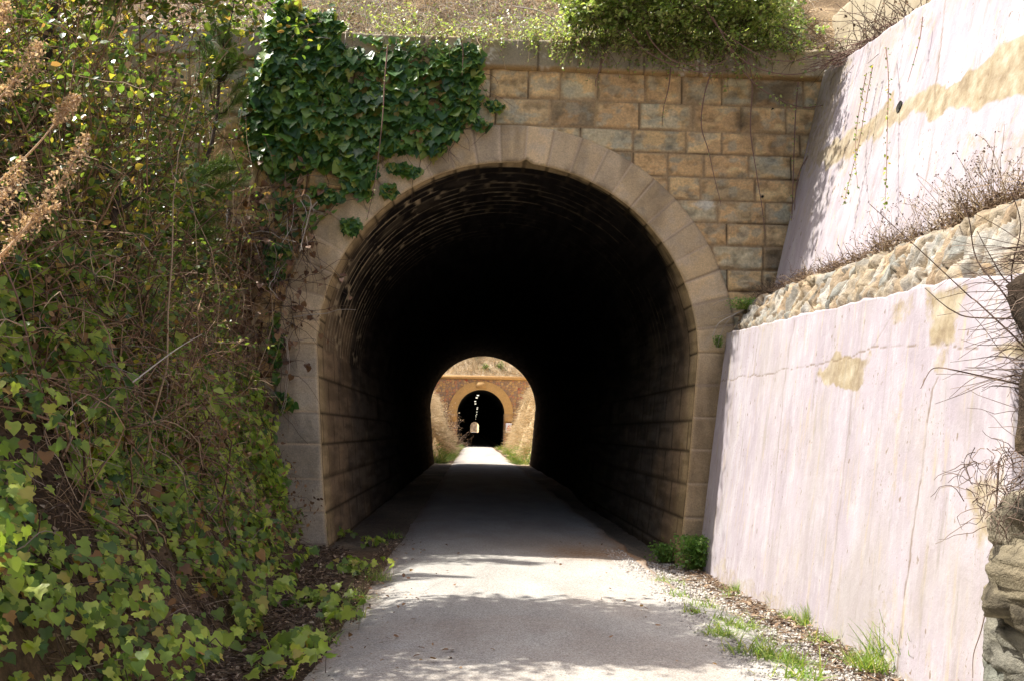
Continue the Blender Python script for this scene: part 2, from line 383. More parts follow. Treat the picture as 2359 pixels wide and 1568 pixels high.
dirt = dirt+1.1*np.exp(-((X-1.2)/.75)**2-((Y+.55)/.55)**2)+.55*np.exp(-((Y-.6)/1.1)**2)*sst(-1.5, 1, X)+.75*sst(.22, 0, eR[:, None]-X)*(Y > -3)
dirt = dirt+.35*np.exp(-((X+1.)/.5)**2-((Y+5.2)/.5)**2)+.22*sst(.52, .68, fbm(st(X*1.1, Y*.8), 4, 67))+.5*sst(.3, 0, X-eL[:, None])*sst(.35, .6, fbm(st(X*4, Y*3), 3, 68))
build('path', st(X, Y, Z), gridF(len(ys), len(u)), M['path'], attrs={'dirt': dirt}, smooth=True, kind='structure')

# ------------------------------------------------------------------ near tunnel
RI, RO, ZC, XC = 2.63, 3.18, 2.72, .02
def profile(n_arc, dz):
    """inner outline from left foot over the crown to the right foot, with matching outer outline"""
    zj = np.arange(-.25, ZC, dz); k = zj/ZC
    L = st(XC-(2.36+.27*np.clip(k, 0, 1)**.8), zj); Lo = st(XC-RO+0*zj, zj)
    a = np.linspace(np.pi, 0, n_arc); A = st(XC+RI*np.cos(a), ZC+RI*np.sin(a)); Ao = st(XC+RO*np.cos(a), ZC+RO*np.sin(a))
    Rr = st(2*XC-L[::-1, 0], L[::-1, 1]); Rro = st(2*XC-Lo[::-1, 0], Lo[::-1, 1])
    s = np.concatenate([zj-ZC, (np.pi-a)*RI, np.pi*RI+ZC-zj[::-1]])      # arc-length-like parameter, 0 at left springing
    return np.concatenate([L, A, Rr]), np.concatenate([Lo, Ao, Rro]), s
tun = empty('railway_tunnel', (0, 0, 0), 'near stone railway tunnel with a horseshoe arch and sooty vault around the path', 'tunnel')
# facing: rock-faced ashlar as a relief
dx = .02
xs = np.arange(-6.4, 5.0, dx); zs = np.arange(-.5, 6.745, dx); X, Z = np.meshgrid(xs, zs)
courses = [6.74, 6.31, 5.91]
while courses[-1] > -.6: courses.append(courses[-1]-rng.uniform(.315, .345))
courses = np.array(courses); ci = np.clip(np.searchsorted(-courses, -Z, 'right')-1, 0, len(courses)-2)
ci = (np.sum(Z[..., None] <= courses[None, None], -1)-1).clip(0, len(courses)-2)
depth = np.zeros_like(X); C = np.zeros(X.shape+(3,)); MORT = np.array((.44, .32, .20))
n1 = fbm(st(X*2.6, Z*3.4), 4, 71); n2 = ridge(st(X*4, Z*6), 4, 72); n3 = fbm(st(X*6, Z*7), 4, 73)
pal = [((.46, .33, .185), (.37, .25, .14)), ((.35, .305, .22), (.43, .31, .175)), ((.285, .27, .215), (.39, .29, .175)), ((.41, .275, .15), (.31, .235, .145)), ((.20, .155, .105), (.28, .19, .11))]
for r in range(len(courses)-1):
    zt, zb = courses[r], courses[r+1]; x = -6.5+rng.uniform(0, .4); edges = [x]
    while x < 5.1: x += rng.uniform(.46, .80); edges.append(x)
    edges = np.array(edges)
    m = ci == r; xi = X[m]; bi = np.searchsorted(edges, xi)-1; bi = bi.clip(0, len(edges)-2)
    zz = Z[m]; d = np.minimum(np.minimum(xi-edges[bi], edges[bi+1]-xi), np.minimum(zt-zz, zz-zb))
    k = rng.choice(len(pal), len(edges), p=[.34, .27, .2, .13, .06]); amp = rng.uniform(.5, 1.25, len(edges)); off = rng.uniform(0, 50, len(edges))
    face = sst(.006, .030, d+(n3[m]-.5)*.03)
    nn = .6*ridge(st(xi*4.5+off[bi], zz*7+off[bi]*.3), 5, 75)+.4*fbm(st(xi*11+off[bi], zz*13), 4, 76)
    depth[m] = .010*sst(.006, .02, d)+face*amp[bi]*(.006+.085*(nn-.42))
    pa = np.array([p[0] for p in pal])[k[bi]]; pb = np.array([p[1] for p in pal])[k[bi]]
    q5 = fbm(st(xi*4+off[bi], zz*6), 5, 77); tt = sst(.44, .56, q5+.10*np.sin(off[bi]))[:, None]
    cc = pa*(1-tt)+pb*tt; g5 = sst(.56, .66, fbm(st(xi*6, zz*8+off[bi]), 4, 78))[:, None]*.55; cc = cc*(1-g5)+np.array((.235, .23, .195))*g5; cc = cc*(.72+.56*sst(.3, .62, nn))[:, None]*rng.uniform(.98, 1.22, len(edges))[bi][:, None]*1.22
    pm = sst(.5, .64, fbm(st(xi*2.3, zz*3), 4, 79))[:, None]*sst(.10, .02, d)[:, None]; fm = np.maximum(1-face[:, None], pm*.8); cc = cc*(1-fm)+MORT*fm
    j = sst(.012, .003, d)[:, None]; hz = (np.minimum(xi-edges[bi], edges[bi+1]-xi) < .014)[:, None]
    jl = sst(.42, .58, fbm(st(xi*1.1+r, zz*1.3), 3, 80))[:, None]; jc_ = np.array((.10, .07, .045))*(1-jl*.75)+MORT*jl*.75; cc = cc*(1-j)+jc_*j
    C[m] = cc
for (px, py, rr) in ((1700, 248, 9), (1768, 328, 0)):  # dark worn blocks
    b = onY(px, py, 0)
q = proj(st(X, 0*X, Z))
eff = sst(.55, .7, n3+.15)*sst(38, 10, np.abs(q[..., 0]-1625)*.8+np.abs(q[..., 1]-472)*1.8)+.7*sst(.5, .7, n3)*sst(26, 8, np.abs(q[..., 0]-1745)+2*np.abs(q[..., 1]-572))
C = mixc(C, (.72, .68, .6), np.clip(eff, 0, 1))
dark = .7*softpoly(q[..., 0], q[..., 1], [(1690, 260), (1750, 262), (1752, 300), (1690, 298)], 8)+.55*softpoly(q[..., 0], q[..., 1], [(1728, 190), (1820, 195), (1820, 245), (1728, 240)], 10)
C = mixc(C, (.085, .065, .045), np.clip(dark*(.5+n3*.6), 0, 1))
V = st(X, -depth, Z); F = gridF(len(zs), len(xs))
rr = np.hypot(X-XC, Z-ZC); inside = ((rr < 2.95) & (Z >= ZC)) | ((np.abs(X-XC) < 2.95) & (Z < ZC))
F = F[~inside.ravel()[F].all(1)]
C = np.clip(C*np.array((.98, .965, .85)), 0, .8); fac = build('facing', V, F, M['ashlar'], tun, cols=C)
ext = box(-9, -6.39, .0, .4, -.5, 6.74)
build('facing', ext[0], ext[1], M['ashlar'], tun, cols=np.full((8, 3), .3)*np.array((1.1, .85, .6)))
# small round drain holes in the facing
for (px, py) in ((2268, 325), (2238, 580)):
    p = onY(px/1.2757*1.0, py/1.2757, -.012); a = np.linspace(0, 2*np.pi, 15)[:-1]
    ring = st(p[0]+.024*np.cos(a), -.045+0*a, p[2]+.024*np.sin(a)); ringb = ring+np.array([0, .06, 0]); V = np.concatenate([ring*1., ringb]); i = np.arange(14)
    F4 = np.stack([i, (i+1) % 14, (i+1) % 14+14, i+14], -1)
    a2 = st(p[0]+.018*np.cos(a), -.040+0*a, p[2]+.018*np.sin(a)); V = np.concatenate([V, a2])
    build('drain_hole', V, [F4, (i+28)[None]], M['hole'], fac)
# arch ring
PI_, PO_, s = profile(420, .022); nr = 26
w = np.linspace(0, 1, nr)
# the chipped edge at the crown
chip = .055*np.exp(-((s-(np.pi-np.arctan2(5.3-ZC, .20-XC))*RI)/.06)**2)
dirn = PO_-PI_; dirn = dirn/np.linalg.norm(dirn, axis=1, keepdims=True)
PIc = PI_+dirn*chip[:, None]
XZ = PIc[:, None]*(1-w[None, :, None])+PO_[:, None]*w[None, :, None]
jn = np.concatenate([-np.array([.0, .46, .93, 1.36, 1.83, 2.25, 2.7, 3.1])[::-1], np.linspace(0, np.pi*RI, 26)[1:], np.pi*RI+np.array([.45, .9, 1.34, 1.8, 2.26, 2.72, 3.1])])
jd = np.min(np.abs(s[:, None]-jn[None]), 1); ji = np.searchsorted(jn, s)
jdr = jd[:, None]*(np.linalg.norm(XZ-np.array([XC, ZC]), axis=-1)/RI*(s[:, None] > 0)*(s[:, None] < np.pi*RI)+((s[:, None] <= 0) | (s[:, None] >= np.pi*RI)))
nz = fbm(XZ*7, 5, 81); tool = ridge(XZ*16, 3, 82)
wd = np.minimum(w, 1-w)[None]*.55
rel = .052+.010*sst(.006, .020, np.minimum(jdr, 1))+.016*(nz-.5)*sst(0, .05, jdr)+.010*(tool-.5)*sst(.0, .06, np.minimum(jdr, wd+.02))-.02*sst(.015, 0, wd)
tone = rng.uniform(.78, 1.12, len(jn)+2)[ji]; warm = rng.uniform(0, 1, len(jn)+2)[ji]
base = mixc((.53, .42, .28), (.59, .43, .235), np.broadcast_to(warm[:, None], nz.shape)*.8*sst(.35, .7, nz+.1))*tone[:, None, None]
low = sst(.3, -.5, s)+sst(np.pi*RI-.3, np.pi*RI+.6, s)
lower_left = sst(.4, -.4, s); lower_right = sst(np.pi*RI-.5, np.pi*RI+.5, s)
base = mixc(base, (.335, .315, .275), np.broadcast_to((lower_left*.65)[:, None], nz.shape))
base = mixc(base, (.37, .275, .165), np.broadcast_to((lower_right*.8)[:, None], nz.shape))  # right jamb browner: warm bounce and shade painted into the stone colour
stn = fbm(st(XZ[..., 0]*3, XZ[..., 1]*.9), 4, 83); base = base*(.80+.40*sst(.35, .65, stn))[..., None]
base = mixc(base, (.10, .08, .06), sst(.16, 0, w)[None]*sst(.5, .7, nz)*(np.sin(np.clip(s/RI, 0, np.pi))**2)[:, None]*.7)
base = mixc(base, (.13, .09, .06), (sst(.008, .002, np.abs(jd-.012))[:, None]*np.ones_like(nz))*.5)
base = mixc(base, (.56, .44, .31), sst(.016, .006, jdr)*.9)
base = mixc(base, (.50, .36, .18), np.broadcast_to(sst(.05, .0, w)[None], nz.shape)*.85)
Vr = st(XZ[..., 0], -rel, XZ[..., 1])
Vr = np.concatenate([Vr, st(PO_[:, 0]+dirn[:, 0]*.004, 0*s+.03, PO_[:, 1]+dirn[:, 1]*.004)[:, None]], 1); base = np.concatenate([base, (base[:, -1:]*.6)], 1)
ring = build('arch_ring', Vr, gridF(len(s), nr+1), M['dressed'], tun, cols=base)
# lining
yy = np.concatenate([[-.045, -.02, 0], np.arange(.03, 6.5, .035), np.arange(6.6, 32.2, .4), [32.2]])
PI2, PO2, s2 = profile(300, .035)
d2 = PO2-PI2; d2 = d2/np.linalg.norm(d2, axis=1, keepdims=True)
S, YY = np.meshgrid(s2, yy, indexing='ij'); jamb = (S < 0) | (S > np.pi*RI)
vault = ~jamb
soot_n = fbm(st(S*1.1, YY*1.1), 4, 91); fine = fbm(st(S*7, YY*9), 4, 92); strk = fbm(st(S*1.6, YY*16), 4, 93); lng = fbm(st(S*9, YY*1.2), 4, 96)
# vault rows run round the arch, .27 m deep, with cross joints
row = np.floor((YY-.42)/.265); fy = (YY-.42)/.265-row; offr = vnoise(st(row*7.3, 0*row), 94)
blk = S/.40+offr; fx = blk-np.floor(blk); dv = np.minimum(np.minimum(fy, 1-fy)*.265, np.minimum(fx, 1-fx)*.40)
firstring = YY < .42
jn2 = np.min(np.abs(S[..., None]-jn[None, None]), -1); dv = np.where(firstring, np.minimum(jn2, .42-YY), dv)
# jamb courses
jc = np.array([-3.2, -2.72, -2.26, -1.8, -1.36, -.93, -.46, 0]); sj = np.where(S < 0, S, np.pi*RI-S)
ii = np.searchsorted(jc, sj); dj = np.min(np.abs(sj[..., None]-jc[None, None]), -1)
bx = YY/.95+ii*.37; fx2 = bx-np.floor(bx); dj = np.minimum(dj, np.minimum(fx2, 1-fx2)*.95)
dd = np.where(jamb, dj, dv)
out = .012*sst(.0, .02, dd)+np.where(jamb, .05*(ridge(st(S*2.5, YY*3), 4, 95)-.5)*sst(.02, .09, dd), .012*(fine-.5)*sst(.0, .05, dd))*sst(.02, .3, YY)
P2 = PI2[:, None]-d2[:, None]*(out-.006)[..., None]
ch2 = .055*np.exp(-((s2-(np.pi-np.arctan2(5.3-ZC, .20-XC))*RI)/.06)**2)[:, None]*sst(.16, -.05, YY)
P2 = P2+d2[:, None]*ch2[..., None]
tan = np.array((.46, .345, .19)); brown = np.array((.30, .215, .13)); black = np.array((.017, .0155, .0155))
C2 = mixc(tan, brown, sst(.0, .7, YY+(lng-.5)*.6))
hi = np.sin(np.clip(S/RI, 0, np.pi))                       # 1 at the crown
leftness = sst(np.pi*RI*.62, np.pi*RI*.05, S)  # paints the left side paler, as if lit by bounce from the right wall
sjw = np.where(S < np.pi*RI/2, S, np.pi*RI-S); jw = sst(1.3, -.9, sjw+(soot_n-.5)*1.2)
reach = ((.16+1.0*(1-hi)**1.5)*(1-jw)+4.6*jw)*(.6+.8*leftness)  # soot reach, stretched on the left to paint in bounced light
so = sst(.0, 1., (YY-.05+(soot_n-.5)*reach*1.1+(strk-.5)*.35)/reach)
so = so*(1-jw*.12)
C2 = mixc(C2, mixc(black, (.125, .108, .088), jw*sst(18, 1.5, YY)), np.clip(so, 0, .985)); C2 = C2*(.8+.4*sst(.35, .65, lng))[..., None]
dvr = np.minimum(fy, 1-fy)*.265; dvx = np.minimum(fx, 1-fx)*.40
mort = np.maximum(sst(.034, .006, dvr+(strk-.5)*.05)*(.45+.55*sst(.4, .6, fine)), .8*1.2*sst(.06, .01, dvx+(fine-.5)*.09)*sst(.42, .54, soot_n)*(.3+.7*leftness))*vault*sst(.36, .54, fbm(st(S*.75, YY*.9), 3, 98)+.20*leftness*sst(.2, .8, YY)+.10*strk)
mort = mort*sst(5.5, 1., YY)*(~firstring)
C2 = mixc(C2, (.60, .48, .30), np.clip(mort*(.22+2.0*leftness)*sst(.34, .62, fbm(st(S*2.2, YY*4), 4, 101)+.1*leftness), 0, 1)*.9)
patch = .5*sst(.60, .72, fbm(st(S*2.4, YY*2.4), 3, 99)+.10*leftness)*sst(2.6, .9, YY)*sst(.4, .7, YY)*leftness*vault
C2 = mixc(C2, (.27, .215, .14), patch*.8)
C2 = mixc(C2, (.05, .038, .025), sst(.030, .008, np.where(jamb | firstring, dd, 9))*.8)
V2 = st(P2[..., 0], np.broadcast_to(YY, S.shape), P2[..., 1]+.0055*np.maximum(YY, 0))
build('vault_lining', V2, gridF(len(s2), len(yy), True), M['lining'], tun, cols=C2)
# far face of the same tunnel
ps, po, _ = profile(60, .3); b = []
A = Acc(); outer = st(np.interp(np.arange(len(ps)), [0, 12, len(ps)-13, len(ps)-1], [-9, -9, 9, 9]), np.interp(np.arange(len(ps)), [0, 12, len(ps)-13, len(ps)-1], [-.4, 7.4, 7.4, -.4]))
V = np.concatenate([st(ps[:, 0], 32.2+0*ps[:, 0], ps[:, 1]+.177), st(outer[:, 0], 32.2+0*ps[:, 0], outer[:, 1])]); i = np.arange(len(ps)-1)
build('rear_wall', V, np.stack([i, i+1, i+1+len(ps), i+len(ps)], -1), M['farstone'], tun, cols=np.full((len(V), 3), .3)*np.array((1.1, .85, .6)))
# coping
cp = np.array([(.02, 6.715), (-.085, 6.725), (-.115, 6.745)] + [(-.120, z) for z in np.linspace(6.77, 7.12, 16)] + [(-.108, 7.148)] + [(y, 7.158) for y in np.linspace(-.06, .56, 12)])
xs = np.arange(-7.9, 4.75, .025); je = [-7.9]
while je[-1] < 4.8: je.append(je[-1]+rng.uniform(.62, .9))
je = np.array(je); jx = np.min(np.abs(xs[:, None]-je[None]), 1); bi = np.searchsorted(je, xs)
nz = fbm(st(xs[:, None]*8+0*cp[None, :, 0], cp[None, :, 0]*8, cp[None, :, 1]*8), 5, 84)
chipb = .05*sst(.62, .72, fbm(st(xs*1.7, 0*xs), 3, 85))
Yc = cp[None, :, 0]+(nz-.5)*.014+.014*sst(.014, .004, jx)[:, None]; Zc = cp[None, :, 1]+0*Yc+(rng.uniform(-.012, .012, len(je)+1)[bi])[:, None]*(cp[None, :, 1] > 7.0)
Zc[:, 1:5] += chipb[:, None]*np.linspace(1, .2, 4)[None]
tone = rng.uniform(.85, 1.12, len(je)+1)[bi][:, None, None]
Cc = mixc((.345, .30, .215), (.43, .35, .225), sst(.35, .65, fbm(st(xs[:, None]*1.5+0*nz, cp[None, :, 1]*3), 3, 86)))*tone
Cc = mixc(Cc, (.40, .27, .12), sst(.06, .0, np.abs(cp[None, :, 1]-6.72)+0*nz)*.9)  # shadow line under the lower edge, put into the colour as orange-brown
Cc = mixc(Cc, (.10, .07, .045), sst(.014, .004, jx)[:, None]*np.ones_like(nz)*.8)
sp = sst(.62, .67, fbm(st(xs[:, None]*22+0*nz, cp[None, :, 1]*26), 3, 87))*sst(.42, .6, fbm(st(xs[:, None]*1.1+0*nz, 0*nz), 2, 88))
Cc = mixc(Cc, (.66, .62, .54), sp*.85)
build('coping', st(xs[:, None]+0*Yc, Yc, Zc), gridF(len(xs), len(cp), True), M['dressed'], tun, cols=Cc)

# ------------------------------------------------------------------ second tunnel, seen through the first
T2 = empty('stone_tunnel', (0, 84, .4), 'distant orange stone tunnel with lamps inside, seen through the near tunnel', 'tunnel')
X2, R2, R2o, Z2, F2 = .33, 2.57, 3.5, 4.0, .1
xs = np.arange(-9, 9.5, .06); zs = np.arange(0, 7.72, .06); X, Z = np.meshgrid(xs, zs)
# random rubble: cells
cx, cz = np.meshgrid(np.arange(-9.2, 9.6, .34), np.arange(-.2, 8, .30)); pts = st(cx.ravel(), cz.ravel())+rng.uniform(-.14, .14, (cx.size, 2))
qx = X.ravel(); qz = Z.ravel(); d1 = np.full(qx.size, 9.); d2 = np.full(qx.size, 9.); idc = np.zeros(qx.size, int)
for k, p in enumerate(pts):
    m = np.where((np.abs(qx-p[0]) < .6) & (np.abs(qz-p[1]) < .6))[0]; d = np.hypot(qx[m]-p[0], qz[m]-p[1])
    n = d < d1[m]; d2[m] = np.where(n, d1[m], np.minimum(d2[m], d)); d1[m] = np.where(n, d, d1[m]); idc[m[n]] = k
pc = np.array([(.40, .25, .13), (.46, .29, .13), (.36, .22, .12), (.42, .21, .12), (.50, .33, .16), (.30, .20, .13)])[rng.integers(0, 6, len(pts))]
pc[rng.random(len(pts)) < .03] = (.36, .10, .06)
C = pc[idc]; C = mixc(C, (.25, .19, .155), sst(.07, .02, d2-d1)).reshape(X.shape+(3,))
V = st(X, 84-.05*sst(.02, .1, d2-d1).reshape(X.shape), Z); F = gridF(len(zs), len(xs)); rr = np.hypot(X-X2, Z-Z2)
ins = ((rr < 3.0) & (Z >= Z2)) | ((np.abs(X-X2) < 2.53) & (Z < Z2)); F = F[~ins.ravel()[F].all(1)]
build('facade', V, F, M['farstone'], T2, cols=C)
a = np.linspace(np.pi, 0, 90); A = Acc()
for ro, yo in (((R2, 83.86), (R2o, 83.86)), ((R2o, 83.86), (R2o, 84.02)), ((R2, 84.4), (R2, 83.86))):
    P = np.stack([st(X2+rv*np.cos(a), yv+0*a, Z2+rv*np.sin(a)) for rv, yv in (ro, yo)], 1); A.add(P, gridF(90, 2), (.46, .30, .13))
for sx in (-1, 1):
    xa, xb = sorted((X2+sx*R2, X2+sx*R2o)); v, f = box(xa, xb, 83.86, 84.3, 3.1, 3.99); A.add(v, f, (.44, .28, .125))
v, f = box(X2-.1-.5, X2+.5, 83.82, 83.9, Z2+R2+.18, Z2+R2o-.12); A.add(v, f, (.42, .27, .12))
A.build('arch_ring', M['farstone'], T2)
A = Acc(); v, f = box(-9, 9.5, 83.8, 84.7, 7.72, 8.1); A.add(v, f, (.46, .29, .13)); A.build('coping', M['farstone'], T2)
zj = np.linspace(0, Z2, 6)[:-1]; pr = np.concatenate([st(X2-R2+.05+0*zj, zj), st(X2+(R2-.02)*np.cos(a), Z2+(R2-.02)*np.sin(a)), st(X2+R2-.05+0*zj, zj[::-1])])
yb = np.concatenate([[83.9, 84.5, 86], np.arange(90, 519, 12), [518.5]])
V = np.stack([st(pr[:, 0], y+0*pr[:, 0], pr[:, 1]+.0085*max(0, y-84)) for y in yb], 1)
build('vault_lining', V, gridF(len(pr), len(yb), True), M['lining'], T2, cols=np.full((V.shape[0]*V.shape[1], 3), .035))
v, f = box(X2-.07, X2+.03, 84.2, 84.6, 6.15, 6.5)
# lamps
lx = [(1100.6, 910), (1097.7, 915.4), (1094.3, 923.8), (1094.7, 929.4), (1099.3, 938.4), (1098.7, 941.8), (1098, 948), (1098, 953), (1095.6, 956), (1096, 959), (1095.2, 964)]
proto = None
ordn = ['nearest lit lamp under the vault of the distant tunnel', 'second lit lamp from the mouth of the distant tunnel', 'third lit lamp inside the distant tunnel', 'fourth lit lamp inside the distant tunnel',
        'fifth lit lamp inside the distant tunnel, right of the fourth', 'sixth lit lamp inside the distant tunnel', 'seventh lit lamp inside the distant tunnel', 'eighth lit lamp inside the distant tunnel',
        'ninth lit lamp, third from the deep end of the lamp row', 'tenth lit lamp, second from the deep end of the lamp row', 'farthest lit lamp, just above the bright tunnel exit']
for k, (px, py) in enumerate(lx):
    d = 8119/(1005-17.3-py); p = CAM+ray(px, py)/ray(px, py)[1]*d
    if proto is None:
        proto = empty('tunnel_lamp', p, '', 'lamp', 'lamps along the ceiling of the distant tunnel')
        h = box(p[0]-.19, p[0]+.19, p[1]-.4, p[1]+.4, p[2]+.045, p[2]+.13); build('housing', h[0], h[1], M['metal'], proto)
        h = box(p[0]-.12, p[0]+.12, p[1]-.3, p[1]+.3, p[2]-.03, p[2]+.043); build('diffuser', h[0], h[1], M['glow'], proto)
        o = proto
    else: o = copy_tree(proto); o.location = p
    o['label'] = ordn[k]
# sign on the right pier
p = onY(1171.5, 984, 83.7); A = Acc()
v, f = box(p[0]-.33, p[0]+.33, 83.66, 83.72, p[2]-.5, p[2]+.5); A.add(v, f, (.75, .72, .72))
sg = A.build('warning_sign', M['sign'], label='small white sign with red mark beside the distant tunnel mouth', cat='sign', loc=(p[0], 83.7, p[2]-.5))
A = Acc(); v = np.array([[p[0]-.24, 83.654, p[2]-.15], [p[0]+.24, 83.654, p[2]-.15], [p[0], 83.654, p[2]+.28]]); vi = (v-v.mean(0))*.55+v.mean(0); vi[:, 1] = 83.648
A.add(v, np.array([[0, 1, 2]]), (.55, .05, .04)); A.add(vi, np.array([[0, 1, 2]]), (.75, .6, .55)); v, f = box(p[0]-.2, p[0]+.2, 83.65, 83.658, p[2]-.38, p[2]-.25); A.add(v, f, (.45, .12, .1))
A.build('red_emblem', M['sign'], sg if False else None, loc=(0, 0, 0)) if False else None
V, F = A.out(); o = build('red_emblem', V, F, M['sign'], None, cols=np.concatenate(A.C)); o.data.transform(__import__('mathutils').Matrix.Translation(-sg.location)); o.parent = sg

# ------------------------------------------------------------------ retaining walls on the right
KL = .035
def planeL(z, Y): return 2.62+.133*z+KL*Y
def planeU(z, Y): return 3.65+.243*(z-3.5)+KL*Y
nL = np.array([1, -KL, -.133]); pL = (2.62, 0, 0); nU = np.array([1, -KL, -.243]); pU = (3.65, 0, 3.5)
def lineY(pts, p, n):
    P = np.array([onP(x, y, p, n) for x, y in pts]); o = np.argsort(P[:, 1]); P = P[o]
    s0 = (P[1]-P[0])/(P[1, 1]-P[0, 1]); s1 = (P[-1]-P[-2])/(P[-1, 1]-P[-2, 1])
    return lambda Y: np.interp(Y, np.concatenate([[P[0, 1]-9], P[:, 1], [P[-1, 1]+3]]), np.concatenate([[P[0, 2]-9*s0[2]], P[:, 2], [P[-1, 2]+3*s1[2]]]))
topL = lineY([(1672, 768), (1830, 730), (2000, 690), (2150, 655), (2350, 618)], pL, nL)
botU = lineY([(1765, 690), (1900, 640), (2050, 590), (2200, 530), (2358, 470)], pU, nU)
topU = lineY([(1885, 172), (2010, 95), (2070, 50), (2150, 0), (2250, -60)], pU, nU)
YE = -.22
def conc_wall(name, plane, zb, zt, Y0, Y1, back, mat, step, parent, fn, slope_end=0.):
    ya = np.arange(Y0, Y1+1e-6, step); ta = np.linspace(0, 1, int(3.4/step)); Y, T = np.meshgrid(ya, ta)
    ZB = zb(Y); ZT = zt(Y); Z = ZB+(ZT-ZB)*T
    Y = Y+slope_end*(Z-.0)*sst(Y0+1.0, Y0, Y)
    X = plane(Z, Y); stn, crk = fn(X, Y, Z)
    X = X+(fbm(st(Y*2, Z*2), 4, 51)-.5)*.014+.003*np.clip(crk, 0, 1)
    # ragged top edge
    Z[-1] += (fbm(st(ya*5, 0*ya), 3, 54)-.5)*.05
    def pad(A, e): return np.concatenate([e[0] if False else A[:, :1], A, A[:, -1:]], 1)
    Xp = np.pad(X, ((0, 1), (1, 1)), 'edge'); Yp = np.pad(Y, ((0, 1), (1, 1)), 'edge'); Zp = np.pad(Z, ((0, 1), (1, 1)), 'edge')
    sp = np.pad(stn, ((0, 1), (1, 1)), 'edge'); cp_ = np.pad(crk, ((0, 1), (1, 1)), 'edge')
    Xp[-1] += back; Xp[:, 0] += back; Xp[:, -1] += back
    return build(name, st(Xp, Yp, Zp), gridF(Xp.shape[0], Xp.shape[1], True), mat, parent, attrs={'stain': sp, 'crack': cp_})
def stains(polys, cracks, joint, X, Y, Z):
    q = proj(st(X, Y, Z)); x, y = q[..., 0], q[..., 1]; s_ = np.zeros_like(x); c_ = np.zeros_like(x)
    wx = x+(fbm(st(Y*4, Z*4), 4, 141)-.5)*50; wy = y+(fbm(st(Y*4, Z*4), 4, 142)-.5)*50
    for poly, amt, w in polys: s_ = np.maximum(s_, amt*softpoly(wx, wy, poly, w))
    wx = x+(fbm(st(Y*6, Z*6), 4, 143)-.5)*7; wy = y+(fbm(st(Y*6, Z*6), 4, 144)-.5)*14; brk = .35+.65*sst(.3, .55, fbm(st(Y*5, Z*5), 3, 147))
    for line, amt, w in cracks: c_ = np.maximum(c_, amt*brk*sst(w*.62, w*.2, polydist(wx, wy, line, False)))
    jd = np.abs((Y+joint*.0)/joint-np.round(Y/joint))*joint
    c_ = np.maximum(c_, .20*sst(.014, .004, jd+.01*(fbm(st(Y*3, Z*3), 2, 145)))*sst(.35, .6, fbm(st(Y*1.5, Z*1.2), 3, 146)))
    return s_, c_
lw_polys = [([(1888, 850), (1918, 818), (1958, 806), (1992, 812), (1998, 830), (1984, 880), (1950, 892), (1905, 872)], 1., 7),
            ([(2138, 668), (2215, 650), (2200, 790), (2130, 806)], .85, 12), ([(2060, 690), (2110, 672), (2090, 740), (2050, 740)], .55, 14),
            ([(2290, 785), (2370, 770), (2370, 835), (2300, 820)], .7, 12), ([(2150, 800), (2180, 800), (2175, 860), (2150, 860)], .6, 8),
            ([(2225, 1130), (2310, 1090), (2290, 1230), (2250, 1270)], .7, 14), ([(1650, 760), (1800, 730), (1800, 748), (1650, 790)], .4, 8),
            ([(1620, 900), (1645, 900), (1625, 1290), (1600, 1290)], .35, 10), ([(1980, 1370), (2060, 1340), (2050, 1540), (1990, 1480)], .38, 30),
            ([(2060, 900), (2090, 900), (2080, 1150), (2055, 1150)], .33, 16), ([(1640, 1280), (1900, 1440), (2160, 1590), (2160, 1620), (1850, 1470), (1640, 1330)], .45, 12)]
lw_cracks = [([(1655, 879), (1720, 866), (1790, 858), (1800, 850), (1890, 838), (1960, 820), (2010, 800), (2090, 797), (2165, 790), (2215, 806), (2358, 806)], .8, 3.2),
             ([(2158, 870), (2145, 900), (2120, 1100), (2085, 1350), (2063, 1568)], .85, 4), ([(1990, 735), (1985, 800), (1965, 900), (1905, 1400)], .35, 3.5),
             ([(1830, 740), (1810, 850), (1770, 1250)], .35, 3), ([(1745, 770), (1735, 860)], .3, 3), ([(2065, 712), (2010, 800)], .3, 3)]
conc = conc_wall('retaining_wall', planeL, lambda Y: -.45+0*Y, topL, -7.5, YE, .4, M['concrete'], .015, None, lambda X, Y, Z: stains(lw_polys, lw_cracks, .62, X, Y, Z), .10)
props(conc, 'low pale limewashed concrete wall leaning back beside the path, below the rubble ledge', 'wall')
uw_polys = [([(2380, 70), (2380, 215), (2290, 235), (2200, 255), (2110, 270), (2030, 305), (1960, 360), (1895, 395), (1880, 360), (1930, 320), (2000, 285), (2060, 235), (2130, 205), (2230, 160), (2310, 110)], .95, 9),
            ([(1870, 160), (1960, 130), (1930, 240), (1905, 340), (1870, 420), (1850, 420)], .6, 12), ([(2200, 300), (2370, 280), (2370, 430), (2230, 420)], .36, 30),
            ([(1930, 350), (1965, 330), (1940, 460), (1915, 460)], .4, 12), ([(1990, 90), (2150, 10), (2150, 60), (2000, 130)], .4, 14)]
uw_cracks = [([(2178, 0), (2168, 100), (2152, 232)], .8, 3), ([(2145, 330), (2120, 480), (2090, 620)], .5, 3), ([(2330, 270), (2315, 410)], .4, 3)]
wu = empty('retaining_wall', (4.0, -4.5, 3.0), 'tall upper limewashed concrete wall with tan band and drain hole, above the rubble ledge', 'wall')
conc_wall('wall_face', planeU, lambda Y: botU(Y)-.35, topU, -9.5, YE, .5, M['concrete'], .022, wu, lambda X, Y, Z: stains(uw_polys, uw_cracks, .9, X, Y, Z))
p = onP(2072, 247, pU, nU); e1 = np.array([KL, 1, 0.]); e2 = np.array([.243, 0, 1.]); a = np.linspace(0, 2*np.pi, 19)[:-1]; nn = -nU/np.linalg.norm(nU)
